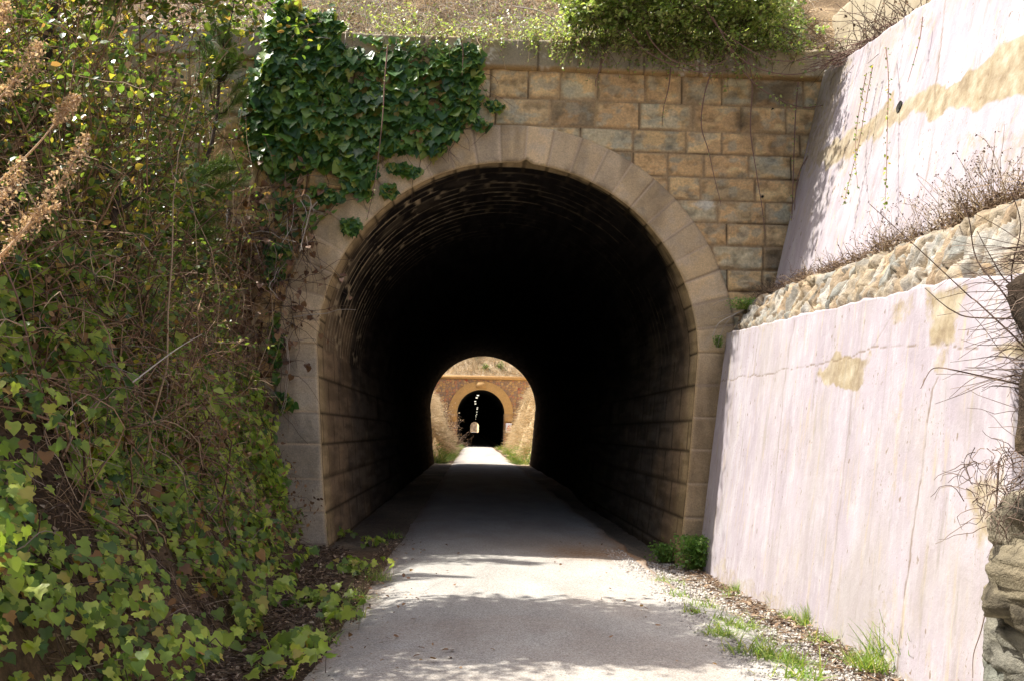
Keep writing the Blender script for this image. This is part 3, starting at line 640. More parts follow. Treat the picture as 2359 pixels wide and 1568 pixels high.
rim = p+nn*.012+np.outer(np.cos(a)*(1+.15*np.sin(3*a)), e1)*.062+np.outer(np.sin(a), e2)*.062
rin = p+nn*.004+np.outer(np.cos(a), e1)*.05+np.outer(np.sin(a), e2)*.05; i = np.arange(18); j = (i+1) % 18
build('drain_hole', np.concatenate([rim, rin]), [np.stack([i, j, j+18, i+18], -1), (i+18)[None]], M['hole'], wu)
# older beige wall, farther up behind the brambles
xb = lambda z, Y: planeU(z, Y)+.34
bw = empty('retaining_wall', (5, 1.5, 6), 'beige concrete wall above and behind the tall upper pale wall, beside the brambles', 'wall')
z0 = lambda Y: 5.6+0*Y; z1 = lambda Y: 8.15+.16*Y
conc_wall('wall_face', xb, z0, z1, -3.6, 4.5, .4, M['beige'], .06, bw, lambda X, Y, Z: (0*X, 0*X))
# rubble ledge
ya = np.arange(-9.4, YE-.02, .02); ta = np.linspace(0, 1, 48); Y, T = np.meshgrid(ya, ta)
Zl = topL(Y)-.03; Xl = planeL(Zl, Y)+.10; Zu = botU(Y)-.02; Xu = planeU(Zu, Y)-.02
prof = T**1.0; Xr = Xl+(Xu-Xl)*np.interp(T, [0, .55, 1], [0, .42, 1]); Zr = Zl+(Zu-Zl)*np.interp(T, [0, .55, 1], [0, .78, 1])
# stones: slanted cells
ss, tt2 = Y/.135+T*1.4, T*3.3
gx, gz = np.meshgrid(np.arange(-74, 6), np.arange(-1, 6)); pts = st(gx.ravel(), gz.ravel())+rng.uniform(-.38, .38, (gx.size, 2))
d1 = np.full(Y.size, 9.); d2 = d1.copy(); idc = np.zeros(Y.size, int); qx = ss.ravel(); qz = tt2.ravel(); qn = fbm(st(Y*6, T*4), 3, 151).ravel()
for k, p in enumerate(pts):
    m = np.where(np.abs(qx-p[0]) < 1.8)[0]; d = np.hypot(qx[m]-p[0], (qz[m]-p[1])*.8)+(qn[m]-.5)*.35
    n = d < d1[m]; d2[m] = np.where(n, d1[m], np.minimum(d2[m], d)); d1[m] = np.where(n, d, d1[m]); idc[m[n]] = k
e = (d2-d1).reshape(Y.shape); idc = idc.reshape(Y.shape); hgt = rng.uniform(.3, 1., len(pts))[idc]; tilt = rng.uniform(-.05, .05, (len(pts), 2))[idc]
lx_ = ss-pts[idc][..., 0]; lz_ = tt2-pts[idc][..., 1]
pop = sst(.02, .11, e)*(hgt*.10+(ridge(st(Y*9+idc, T*5), 4, 154)-.5)*.07)+sst(.02, .12, e)*(tilt[..., 0]*lx_*2.6+tilt[..., 1]*lz_*2.2)+(ridge(st(Y*6, T*4), 5, 152)-.5)*.09+(fbm(st(Y*22, T*14), 3, 156)-.5)*.03
pop = .56*pop*sst(0, .08, T)*sst(1, .93, T)
pal = np.array([(.38, .355, .31), (.31, .31, .28), (.38, .30, .21), (.33, .25, .17), (.43, .41, .37), (.26, .24, .205)])
C = pal[rng.integers(0, 6, len(pts))][idc]; C = mixc(C, (.34, .25, .15), sst(.16, .03, e)*.85); C = mixc(C, (.40, .32, .215), sst(.52, .64, fbm(st(Y*4, T*3), 5, 155))*.6); C = mixc(C, (.075, .052, .034), sst(.075, .015, e)*(.25+.75*sst(.42, .55, fbm(st(Y*3, T*3), 3, 153))))
C = C*(.36+.85*fbm(st(Y*17, T*11), 4, 157))[..., None]*np.array((.98, .98, .96))
led = build('rubble_ledge', st(Xr-pop*.8, Y, Zr+pop*.6), gridF(len(ta), len(ya), True), M['rubble'], cols=C, loc=(3.2, -4, 2.5), label='sloping rubble stone ledge between the two pale concrete walls', cat='stone ledge')

# rock outcrop at the right edge
A = Acc()
def rock(cx, cy, cz, rx, ry, rz, seed, col, n=56, amp=.35):
    u = np.linspace(0, np.pi, n); v = np.linspace(0, 2*np.pi, 2*n); Uu, Vv = np.meshgrid(u, v, indexing='ij')
    D = st(np.sin(Uu)*np.cos(Vv), np.sin(Uu)*np.sin(Vv), np.cos(Uu)); Db = np.sign(D)*np.abs(D)**.55
    P = Db*np.array([rx, ry, rz]); r = 1+amp*(ridge(P*2.6+seed, 5, 161)-.6)+.16*(fbm(P*7+seed, 4, 162)-.5)
    P = P*r[..., None]; P = P+(.15*(ridge(P*5+seed, 4, 166)-.55)+.06*(ridge(P*13+seed, 3, 168)-.5))[..., None]*D+np.array([cx, cy, cz]); nn = fbm(P*4, 4, 163); cr = ridge(P*3+3, 3, 164)
    c = mixc(np.array(col)*.8, np.array(col)*1.25, sst(.35, .65, nn)); c = mixc(c, (.20, .15, .09), sst(.6, .8, fbm(P*2, 3, 165))); cr2 = ridge(P*5+seed, 4, 166); c = mixc(c, (.03, .026, .022), np.clip(sst(.80, .95, cr)*.8+sst(.42, .30, cr2)*.85, 0, 1)); c = c*(.42+.6*fbm(P*22, 3, 167))[..., None]
    A.add(P, gridF(n, 2*n), c.reshape(-1, 3))
for k_, (x_, y_, z_, a_, b_, c_) in enumerate([(2.78, -8.0, .18, .66, .46, .22), (2.80, -8.02, .56, .66, .44, .24), (2.74, -8.05, .86, .64, .42, .20), (2.82, -8.05, 1.10, .64, .42, .18), (2.72, -8.35, -.02, .66, .42, .22), (2.62, -8.0, .36, .5, .40, .12), (2.86, -8.4, .55, .62, .4, .4), (2.66, -7.95, .72, .52, .40, .10)]):
    rock(x_+.075, y_, z_, a_, b_, c_, 1.3+2.9*k_, ((.20, .205, .17), (.22, .21, .17), (.26, .225, .155), (.25, .22, .16), (.19, .18, .14))[k_ % 5], n=64)
rock(3.14, -8.15, 1.95, .70, .6, .85, 4.4, (.075, .055, .04)); rock(3.4, -9.2, .9, 1.0, .9, 1.1, 3.4, (.14, .125, .10))
A.build('rock_outcrop', M['rough'], loc=(2.8, -8.1, -.2), label='dark rough rock outcrop closing the right end of the pale lower wall', cat='rock')
v, f = box(2.33, 2.6, -7.62, -7.46, -.2, .72); V, F = v, f
n_ = 14; g = np.linspace(0, 1, n_)
A = Acc(); v[:, 0] += .12*v[:, 2]; A.add(v, f, (.34, .26, .15)); A.build('stone_post', M['rubble'], loc=(2.4, -7.55, -.2), label='short tan stone post squeezed between pale lower wall and rock outcrop', cat='post')
# ------------------------------------------------------------------ vegetation
M['grass'] = leafmat('green_grass_blade', [(0, (.12, .20, .04)), (.6, (.22, .33, .06)), (.85, (.36, .40, .10)), (1, (.58, .48, .26))], .5, .35)
M['hillstraw'] = plain('tangled_straw', [(0, (.20, .14, .10)), (.25, (.48, .37, .26)), (.6, (.72, .61, .46)), (1, (.86, .78, .66))], isl=True, trans=.2)
def hn(X, Y, e=.08):
    gx = (H(X+e, Y)-H(X-e, Y))/(2*e); gy = (H(X, Y+e)-H(X, Y-e))/(2*e)
    n = st(-gx, -gy, np.ones_like(gx)); return n/np.linalg.norm(n, axis=-1, keepdims=True)
def catmull(P, k=8):
    P = np.asarray(P, float); P = np.concatenate([2*P[:1]-P[1:2], P, 2*P[-1:]-P[-2:-1]]); out = []
    for i in range(1, len(P)-2):
        t = np.linspace(0, 1, k, endpoint=False)[:, None]; a, b, c, d = P[i-1:i+3]
        out.append(.5*((2*b)+(c-a)*t+(2*a-5*b+4*c-d)*t**2+(3*b-a-3*c+d)*t**3))
    return np.concatenate(out+[P[-2:-1]])
def lit_corridor(P):
    """True where a plant would stand in the sun's way to the lit strip of path"""
    return (P[..., 1] > -3.9) & (P[..., 1] < -1.15) & (P[..., 2] > 1.60*(-.95-P[..., 0])) & (P[..., 0] < 0)
SUNSIDE = np.array([-.5, 0, .8])

# --- ivy hanging on the tunnel front
def cp2(pts): return [(627+.35*a, .35*b) for a, b in pts]
ivp = cp2([(90, -40), (200, 60), (400, 70), (480, 190), (430, 260), (500, 330), (600, 335), (720, 325), (850, 340), (900, 430), (1010, 440), (1190, 330), (1340, 270), (1385, 430), (1450, 470), (1400, 570), (1440, 610), (1480, 655), (1400, 740), (1450, 830), (1380, 870), (1290, 850), (1225, 950), (1065, 1020), (960, 985), (830, 1030), (720, 1030), (690, 1150), (640, 1290), (500, 1260), (480, 1150), (300, 1110), (200, 1140), (60, 1190), (-100, 1150), (-190, 900), (-150, 500), (-60, 250), (0, 100)])
holes = [cp2([(490, 480), (600, 440), (640, 540), (520, 590)]), cp2([(960, 520), (1120, 520), (1180, 590), (1000, 580)]), cp2([(420, 330), (560, 350), (700, 380), (560, 420)]), cp2([(690, 460), (800, 480), (780, 560), (640, 540)])]
def ivy_patch(poly, n, holes=(), y0=-.08, depth=.16, size=(.10, .20), parent=None, dens=.0, mat='ivy'):
    poly = np.array(poly); lo, hi = poly.min(0), poly.max(0)
    x = rng.uniform(lo[0], hi[0], n); y = rng.uniform(lo[1], hi[1], n); k = inpoly(x, y, poly)
    for h in holes: k &= ~(inpoly(x, y, h) & (rng.random(n) < .85))
    x, y = x[k], y[k]; dd = polydist(x, y, poly)
    pp = np.array([onY(a, b, y0) for a, b in zip(x, y)]); keep = fbm(pp[:, [0, 2]]*2.6, 4, 201)+.0105*np.minimum(dd, 26) > dens
    pp = pp[keep]; dd = dd[keep]; N = len(pp)
    bul = fbm(pp[:, [0, 2]]*1.3, 3, 202); pp[:, 1] -= rng.uniform(0, 1, N)**1.3*depth*(.35+1.3*bul)*np.minimum(1, .3+dd/25)
    front = -.135-.02; up = pp[:, 2] > 6.70
    pp[:, 1] = np.where(up, np.minimum(pp[:, 1], front-.02*rng.random(N)), pp[:, 1])
    nrm = np.array([-.08, -1., .42])+rvec(N, .34); tip = np.array([.0, -.25, -1.])+rvec(N, .38)
    return leafmesh(IVY if rng.random() < .35 else HEART, pp, nrm, tip, rng.uniform(*size, N)), pp
iv = empty('climbing_ivy', tuple(onY(900, 300, -.05)), 'dark glossy green ivy hanging over the upper left of the near tunnel front', 'ivy')
A = Acc(); pts = []
for T_, n in ((IVY, 3800), (HEART, 3800)):
    (V, F), pp = ivy_patch(ivp, n//2, holes, dens=.55); A.add(V, F); pts.append(pp)
    (V, F), pp = ivy_patch(ivp, n//2, holes, dens=.50, size=(.05, .12)); A.add(V, F); pts.append(pp)
for c in ([(880, 428), (905, 425), (910, 446), (885, 452)], [(790, 510), (815, 500), (830, 515), (820, 535), (795, 530)], [(895, 380), (930, 375), (972, 392), (960, 402), (900, 395)], [(600, 400), (720, 430), (800, 440), (790, 480), (740, 520), (690, 560), (640, 580), (600, 520)], [(610, 560), (680, 560), (650, 640), (620, 660)], [(820, 85), (1120, 105), (1120, 140), (900, 130)], [(640, 900), (660, 905), (680, 935), (650, 940)], [(1120, 225), (1165, 245), (1150, 255), (1118, 240)], [(700, 440), (760, 470), (790, 450), (740, 420)], [(640, 880), (652, 800), (636, 700), (622, 800)]):
    (V, F), pp = ivy_patch(c, 150, (), y0=-.11, depth=.07, size=(.05, .13)); A.add(V, F)
A.build('leaves', M['ivy'], iv)
allp = np.concatenate(pts); b = allp[rng.choice(len(allp), 260)]; d = np.stack([rng.normal(0, .6, 260), 0*b[:, 0]-.05, rng.normal(-.6, .5, 260)], 1)
P = grow(b, d, rng.uniform(.2, .8, 260), 6, .3, .25); P[..., 1] = np.minimum(P[..., 1]*.4-.06, -.07); P[..., 1] = np.where(P[..., 2] > 6.65, np.minimum(P[..., 1], -.15), P[..., 1])
V, F = tubes(P, np.linspace(.006, .002, 6)); build('stems', V, F, M['twig'], iv)
# dry brown roots and dead leaves below and left of the ivy
dv = empty('dry_creeper', tuple(onY(640, 620, -.05)), 'tangle of dry brown creeper stems and dead leaves on the stone left of the arch', 'dead creeper')
x = rng.uniform(520, 760, 420); y = rng.uniform(430, 1000, 420); k = x < 735-np.maximum(0, y-520)*.27; x, y = x[k], y[k]
b = np.array([onY(a, c, -.14) for a, c in zip(x, y)]); N = len(b)
P = grow(b, np.stack([rng.normal(0, .5, N), rng.normal(-.15, .15, N), rng.normal(-.2, .8, N)], 1), rng.uniform(.3, 1.2, N), 7, .8, .28)
P[..., 1] = np.clip(P[..., 1], -.7, -.09); V, F = tubes(P, np.linspace(.006, .0022, 7)); build('stems', V, F, M['twig'], dv)
P2 = P[rng.choice(N, 26)]+.03*rng.normal(size=(26, 1, 3)); P2[..., 1] -= .08; V, F = tubes(P2, np.linspace(.008, .003, 7)); build('bleached_stems', V, F, M['pale_twig'], dv)
i = rng.integers(0, N, 520); t = rng.random(520); pp = along(P[i], t); V, F = leafmesh(HEART, pp, np.array([0, -1., .2])+rvec(520, .7), np.array([0, 0, -1.])+rvec(520, .5), rng.uniform(.04, .10, 520)); build('dead_leaves', V, F, M['deadleaf'], dv)

# --- ivy ground cover on the left bank
N = 46000
Y = rng.uniform(-11.9, -.15, N); u = rng.uniform(-.1, 2.6, N)**1.0; X = bankL0(Y)-u; Z = H(X, Y)
nz = fbm(st(X*1.1, Y*1.1, Z*1.1), 4, 211); nz2 = fbm(st(X*.7, Y*.7, Z*.7), 3, 212)
lim = 2.55+.5*(nz-.5)*2-.08*np.maximum(0, Y+4)
keep = rng.random(N) < (sst(-.05, .75, u+(nz-.5)*1.3)*sst(lim+.7, lim-.2, Z)*sst(.27, .42, nz2)*np.interp(Y, [-12, -5, -1], [1, .95, .75]))
X, Y, Z, nz = X[keep], Y[keep], Z[keep], nz[keep]; nn = hn(X, Y); N = len(X)
lift = rng.random(N)**1.2*(.05+.55*sst(.35, .75, nz))
pp = st(X, Y, Z)+nn*lift[:, None]+np.array([0, 0, .03])
nrm = nn*1.0+np.array([.15, -.55, .35])+rvec(N, .38); tip = np.array([.35, -.25, -1.])+rvec(N, .42)
A = Acc(); m = rng.random(N) < .6; sz = rng.uniform(.04, .125, N)*np.interp(Y, [-9.5, -7.5, -6, -1], [.55, .68, .86, .9])
for T_, mm in ((IVY, m), (HEART, ~m)): A.add(*leafmesh(T_, pp[mm], nrm[mm], tip[mm], sz[mm]))
A.build('ivy_ground_cover', M['ivy_bank'], loc=(-2.8, -5, .5), label='thick green ivy covering the left bank beside the path', cat='ivy', kind='stuff')
# vine stems and dry stalks in the ivy
n = 700; i = rng.integers(0, N, n); P = grow(pp[i]+nn[i]*.06, np.stack([rng.normal(.2, .5, n), rng.normal(0, .6, n), rng.normal(-.3, .7, n)], 1), rng.uniform(.2, .8, n), 8, .9, .3); P = P[(P[..., 1] > -8.3).all(1)]
V, F = tubes(P, np.linspace(.004, .0015, 8)); build('dry_stalks', V, F, M['twig'], loc=(-2.8, -5, .5), label='thin brown stalks threaded through the ivy on the left bank', cat='dead stalks', kind='stuff')
# curled dead bracts among the ivy
n = 2600; Y = rng.uniform(-7.5, -.3, n); u = rng.uniform(.2, 2.7, n); X = bankL0(Y)-u; Z = H(X, Y); k = (fbm(st(X*.9, Y*.9, Z*.9), 3, 215) > .47); X, Y, Z = X[k], Y[k], Z[k]; q = st(X, Y, Z)+hn(X, Y)*rng.uniform(.05, .5, (len(X), 1))
V, F = leafmesh(OVAL, q, rvec(len(q)), np.array([0, 0, -1.])+rvec(len(q), .6), rng.uniform(.025, .06, len(q))); build('dead_leaves', V, F, M['deadleaf'], loc=(-2.8, -5, .5), label='curled brown dead leaves caught in the left bank growth', cat='dead leaves', kind='stuff')
# leaf litter: left toe of the bank, right verge, tunnel mouth
def chips(n, xf, yr, sz, lift=.03):
    Y = rng.uniform(*yr, n); X = xf(Y, n); Z = H(X, Y)+rng.uniform(.0, lift, n); q = st(X, Y, Z)
    return leafmesh(CHIP, q, np.array([0, 0, 1.])+rvec(n, .45), rvec(n)*np.array([1, 1, .25]), rng.uniform(*sz, n))
A = Acc(); A.add(*chips(10000, lambda Y, n: bankL0(Y)-rng.uniform(-.58, .75, n), (-8, .2), (.015, .065)))
n = 5200; Y = rng.uniform(-8, 0, n); X = bankL0(Y)-rng.uniform(-.5, 1.0, n); Z = H(X, Y); b = st(X, Y, Z+.01); a = rng.uniform(0, 6.28, n)
P = grow(b, st(np.cos(a), np.sin(a), rng.uniform(-.05, .35, n)), rng.uniform(.05, .28, n), 4, .5, .12); P[..., 2] = np.maximum(P[..., 2], H(P[..., 0], P[..., 1])+.006)
A.add(*tubes(P, np.linspace(.0035, .0015, 4)))
n = 1500; Y = rng.uniform(-7, .6, n); X = -1.62+np.abs(rng.normal(0, .13, n)); q = st(X, Y, .035+rng.uniform(0, .015, n)); A.add(*leafmesh(CHIP, q, np.array([0, 0, 1.])+rvec(n, .35), rvec(n)*np.array([1, 1, .2]), rng.uniform(.012, .045, n)))
A.build('leaf_litter', M['litter'], loc=(-2, -5, 0), label='brown leaf litter and dry stalks at the toe of the left bank', cat='leaf litter', kind='stuff')
A = Acc(); A.add(*chips(1500, lambda Y, n: np.minimum(planeL(0, Y)-.05-np.abs(rng.normal(0, .17, n)), 2.5), (-7.2, -.2), (.02, .075)))
n = 800; Y = rng.uniform(-7.2, -.3, n); X = planeL(0, Y)-.06-np.abs(rng.normal(0, .2, n)); b = st(X, Y, H(X, Y)+.012); a = rng.uniform(0, 6.28, n)
A.add(*tubes(grow(b, st(np.cos(a), np.sin(a), .1), rng.uniform(.06, .3, n), 4, .2, .1), np.linspace(.004, .0015, 4)))
A.build('leaf_litter', M['litter'], loc=(2.1, -4, 0), label='dry leaf litter along the foot of the low pale wall', cat='leaf litter', kind='stuff')
n = 170; Y = rng.uniform(-6.6, .5, n); X = np.where(rng.random(n) < .6, -1.5+np.abs(rng.normal(0, .45, n)), 1.6-np.abs(rng.normal(0, .5, n))); q = st(X, Y, .045+0*X); V, F = leafmesh(OVAL, q, np.array([0, 0, 1.])+rvec(n, .35), rvec(n)*np.array([1, 1, .1]), rng.uniform(.02, .06, n)); build('fallen_leaves', V, F, M['deadleaf'], loc=(0, -3, 0), label='small dry leaves scattered over the pale path', cat='dead leaves', kind='stuff')
# gravel
n = 11000; Y = rng.uniform(-7.6, 0, n); X = rng.uniform(1.3, 2.45, n); q = st(X, Y, np.maximum(H(X, Y), np.where(X < 1.6, .0, -9))+.004); OC = np.array([[1, 0, 0], [-1, 0, 0], [0, 1, 0], [0, -1, 0], [0, 0, 1.], [0, 0, -1]]); OF = np.array([[0, 2, 4], [2, 1, 4], [1, 3, 4], [3, 0, 4], [2, 0, 5], [1, 2, 5], [3, 1, 5], [0, 3, 5]])
s_ = rng.uniform(.004, .019, (n, 1, 1))*rng.uniform(.6, 1.3, (n, 1, 3)); V = q[:, None]+(OC[None]+rng.normal(0, .18, (n, 6, 3)))*s_; F = (np.arange(n)[:, None, None]*6+OF[None]).reshape(-1, 3)
M['gravel'] = plain('gravel_stones', [(0, (.22, .2, .18)), (1, (.52, .49, .44))], isl=True)
build('gravel', V.reshape(-1, 3), F, M['gravel'], loc=(1.9, -4, 0), label='loose grey gravel on the verge right of the path', cat='gravel', kind='stuff')

# --- shrubs on the left bank
M['shrubtwig'] = plain('dry_shrub_twig', [(0, (.11, .065, .04)), (.5, (.31, .19, .115)), (1, (.52, .39, .26))], isl=True)
def shrub(name, label, c, n, L, spread=.5, dirn=(.45, -.15, 1.), grav=.9, leafm='shrub', lsize=(.035, .07), lpn=30, bare=.3, group=None, cat='shrub', rmul=1., lt0=.25, zoff=0., base=None, wob=.2, xmax=-2.9, sy=None):
    e = empty(name, (c[0], c[1], float(H(c[0], c[1]))+zoff), label, cat, group)
    if base is None:
        bx = c[0]+rng.normal(0, spread, n); by = np.minimum(c[1]+rng.normal(0, sy or spread, n), -.12); b = st(bx, by, H(bx, by)+.02)
    else: b = base
    d = np.array(dirn)+rvec(n, .42); P = grow(b, d, rng.uniform(L*.55, L*1.1, n), 9, grav*rng.uniform(.4, 1.5, n), wob)
    k = ~lit_corridor(P).any(1) & (P[..., 0] < np.where(P[..., 1] < -3, -2.42, xmax)).all(1); P = P[k]; n = len(P)
    V, F = tubes(P, np.linspace(.0095, .0025, 9)[None]*rng.uniform(.6, 1.3, (n, 1))*rmul); build('stems', V, F, M['shrubtwig'], e)
    # short side twigs
    m = n*5; i = rng.integers(0, n, m); t = rng.uniform(.2, 1, m); b2 = along(P[i], t)
    tw = grow(b2, rvec(m)+np.array([0, 0, .2]), rng.uniform(.12, .5, m), 5, .5, .25); tw = tw[~lit_corridor(tw).any(1) & (tw[..., 0] < -2.35).all(1)]
    V, F = tubes(tw, np.linspace(.0038, .0016, 5)*rmul); build('twigs', V, F, M['shrubtwig'], e)
    lf = rng.random(n) > bare; Pl = P[lf]; q = []
    if len(Pl):
        N = len(Pl)*lpn//2; i = rng.integers(0, len(Pl), N); q.append(along(Pl[i], rng.uniform(lt0, 1, N))+rvec(N, .035))
    N = n*lpn//2; i = rng.integers(0, len(tw), N); q.append(along(tw[i], rng.uniform(.2, 1, N))+rvec(N, .02))
    q = np.concatenate(q); q = q[~lit_corridor(q)]; N = len(q)
    nr = np.array([-.25, -.3, .8])+rvec(N, .65); V, F = leafmesh(OVAL, q, nr, rvec(N)+np.array([.1, -.1, -.6]), rng.uniform(*lsize, N)); build('leaves', V, F, M[leafm], e)
    return e
shrub('bramble_shrub', 'leafy bramble shrub at the left edge, behind the dry tan plumes', (-4.4, -7.2), 110, 1.5, .55, lpn=22)
shrub('bramble_shrub', 'bramble shrub with yellowing leaves in the upper left corner', (-4.9, -5.7), 110, 1.8, .6, lpn=26, dirn=(.35, -.25, 1.1))
shrub('bramble_shrub', 'tall shrub leaning over the bank toward the path, throwing the dappled shade', (-3.55, -4.9), 120, 3.6, .42, dirn=(.38, .02, 1.35), lpn=70, lsize=(.045, .085), grav=.75)

e = empty('small_tree', (-4.3, -5.1, float(H(-4.3, -5.1))), 'leafy tree at the top left whose crown leaves the picture above the shrubs', 'tree')
K = 10; t_ = np.linspace(0, 1, K); tr = np.stack([-4.3+.55*t_+.1*np.sin(5*t_), -5.1+.05*np.sin(7*t_), float(H(-4.3, -5.1))-.1+4.2*t_], 1); V, F = tubes(tr[None], np.linspace(.075, .03, K)[None], 7); build('trunk', V, F, M['bark'], e, smooth=True)
n = 120; b_ = along(np.repeat(tr[None], n, 0), rng.uniform(.5, 1, n)); tgt = np.stack([rng.uniform(-4.9, -2.2, n), rng.uniform(-5.45, -3.15, n), rng.uniform(5.5, 7.3, n)], 1); s5 = np.linspace(0, 1, 7)[None, :, None]; P = b_[:, None]*(1-s5)+tgt[:, None]*s5+rng.normal(0, .05, (n, 7, 3))*np.sin(np.pi*s5); V, F = tubes(P, np.linspace(.014, .004, 7)); build('limbs', V, F, M['bark'], e)
q = np.concatenate([along(P[rng.integers(0, n, 15000)], rng.uniform(.5, 1, 15000))+rvec(15000, .17)]); q = q[(q[:, 2] > 5.25) & ((q[:, 1] < -3.05) | (q[:, 2] < 1.6*(-.95-q[:, 0])))]; V, F = leafmesh(OVAL, q, np.array([-.3, 0, .9])+rvec(len(q), .6), rvec(len(q)), rng.uniform(.06, .11, len(q))); build('crown', V, F, M['shrub'], e)

shrub('bramble_shrub', 'tangled bramble with bare arching stems above the left ivy', (-4.9, -3.6), 110, 1.3, .6, lpn=20, bare=.5, dirn=(.2, -.3, .9))
shrub('bramble_shrub', 'brown twiggy bramble between the bank ivy and the tunnel front', (-4.5, -2.2), 150, 1.6, .55, lpn=18, bare=.6, dirn=(.2, -.3, .8))
shrub('bramble_shrub', 'green bramble against the tunnel front, left of the pine sapling', (-5.3, -.9), 130, 2.6, .5, lpn=36, dirn=(.15, -.2, 1.2), grav=.6)
shrub('bramble_shrub', 'sparse shrub with pale sunlit twigs at the top of the left bank', (-6.6, -3.0), 110, 2.0, .8, lpn=22, dirn=(.3, -.1, 1.2))
shrub('bramble_shrub', 'dark bramble high on the left bank near the top edge', (-6.9, -5.4), 110, 2.0, .8, lpn=24, dirn=(.35, -.1, 1.2))
shrub('bramble_shrub', 'dry brown bush beside the ivy at the left end of the coping', (-4.05, -.55), 70, 1.9, .28, lpn=14, bare=.6, dirn=(.12, -.05, 1.3), grav=.4, lsize=(.03, .06))
shrub('bramble_shrub', 'dense mixed green and yellow shrub filling the upper left behind the plumes', (-3.9, -5.4), 190, 2.9, .5, lpn=46, dirn=(.15, -.1, 1.2), lsize=(.035, .075))
shrub('bramble_shrub', 'leggy shrub with many bare brown twigs in front of the pine saplings', (-3.45, -4.5), 150, 2.9, .4, lpn=30, bare=.5, dirn=(.12, 0, 1.2), lsize=(.03, .06))
shrub('bramble_shrub', 'tall leafy shrub high on the left bank below the tree', (-4.7, -4.7), 190, 3.4, .55, lpn=44, dirn=(.15, -.1, 1.3), lsize=(.035, .075))
shrub('bramble_shrub', 'thick green shrub pressed against the tunnel front, left of the ivy', (-4.75, -.75), 300, 3.3, .5, lpn=44, dirn=(.04, -.08, 1.3), grav=.5, xmax=-3.35, sy=.2, lsize=(.04, .08))
shrub('bramble_shrub', 'thick shrub hiding the far left end of the coping', (-6.2, -.9), 240, 3.2, .6, lpn=44, dirn=(.05, -.1, 1.3), grav=.5, sy=.25, lsize=(.04, .08))
for lab, c_, n_, L_ in (('dry tan thicket of dead stems between the left ivy and the arch', (-3.35, -2.6), 170, 1.1), ('dry brown thicket above the middle of the left ivy', (-3.3, -4.4), 170, 1.3), ('dry thicket with curled brown leaves above the left end of the ivy', (-3.2, -6.3), 130, 1.2), ('dry brown thicket against the stones left of the arch', (-3.6, -1.0), 150, 1.5)):
    shrub('dry_thicket', lab, c_, n_, L_, .42, dirn=(.25, -.25, .8), grav=1.2, leafm='deadleaf', lsize=(.02, .05), lpn=12, bare=.4, wob=.3, group='dry thickets on the left bank', xmax=-3.0)
shrub('bramble_shrub', 'upright leafy shrub hiding the coping just left of the hanging ivy', (-4.15, -.62), 260, 3.7, .36, lpn=40, dirn=(.02, -.06, 1.4), grav=.35, xmax=-3.42, sy=.18, lsize=(.035, .075))
shrub('dry_thicket', 'tall dry brown thicket left of the hanging ivy, against the stones', (-3.95, -.5), 150, 3.3, .3, dirn=(.05, -.08, 1.3), grav=.5, leafm='deadleaf', lsize=(.02, .05), lpn=14, bare=.4, wob=.26, group='dry thickets on the left bank', xmax=-3.35, sy=.15)
# pines
def pine(label, x, y, h, tufts, lean=(.1, 0)):
    z0 = float(H(x, y)); e = empty('pine_sapling', (x, y, z0), label, 'pine sapling', 'pine saplings on the left bank')
    K = 12; t = np.linspace(0, 1, K); tr = st(x+lean[0]*t*h, y+lean[1]*t*h, z0+h*t)+rng.normal(0, .03, (K, 3)); V, F = tubes(tr[None], np.linspace(.045, .008, K)[None], 6); build('trunk', V, F, M['bark'], e)
    b = np.stack([tr[min(K-1, max(2, int(np.argmin(np.abs(tr[:, 2]-(p[2]-.25))))))] for p in tufts]); tf = np.array(tufts)
    s5 = np.linspace(0, 1, 6)[None, :, None]; P = b[:, None]*(1-s5)+tf[:, None]*s5; P[..., 2] += .12*np.sin(s5[..., 0]*np.pi)*-1; V, F = tubes(P, np.linspace(.012, .004, 6), 5); build('branches', V, F, M['bark'], e)
    Q = []
    for p, bb in zip(tf, b):
        dirn = (p-bb)/np.linalg.norm(p-bb)
        for s in range(4):
            c = p-dirn*rng.uniform(0, .22)+rng.normal(0, .07, 3); n = 120; d = dirn*.9+rvec(n, .55)+np.array([0, 0, .25]); Q.append(grow(c+dirn*rng.uniform(-.12, .12, (n, 1)), d, rng.uniform(.10, .17, n), 3, .15, .05))
    P = np.concatenate(Q); V, F = tubes(P, np.array([.0022, .0022, .001]) if False else np.linspace(.0026, .0012, 3)); build('needles', V, F, M['needle'], e); return e
tp = lambda L, Y: [onY(a, b, Y+rng.uniform(-.15, .15)) for a, b in L]
pine('light green pine sapling with soft needle tufts beside the ivy on the tunnel front', -4.25, -.75, 4.6, tp([(515, 90), (500, 130), (530, 150), (480, 175), (545, 215), (510, 60), (470, 110), (535, 115)], -.8))
pine('lower darker pine sapling half hidden by bare twigs on the left bank', -4.4, -2.1, 2.0, tp([(440, 440), (410, 470), (480, 420), (500, 450), (455, 540), (430, 575), (470, 600), (400, 550), (520, 430), (450, 620), (510, 380), (460, 500)], -2.2))
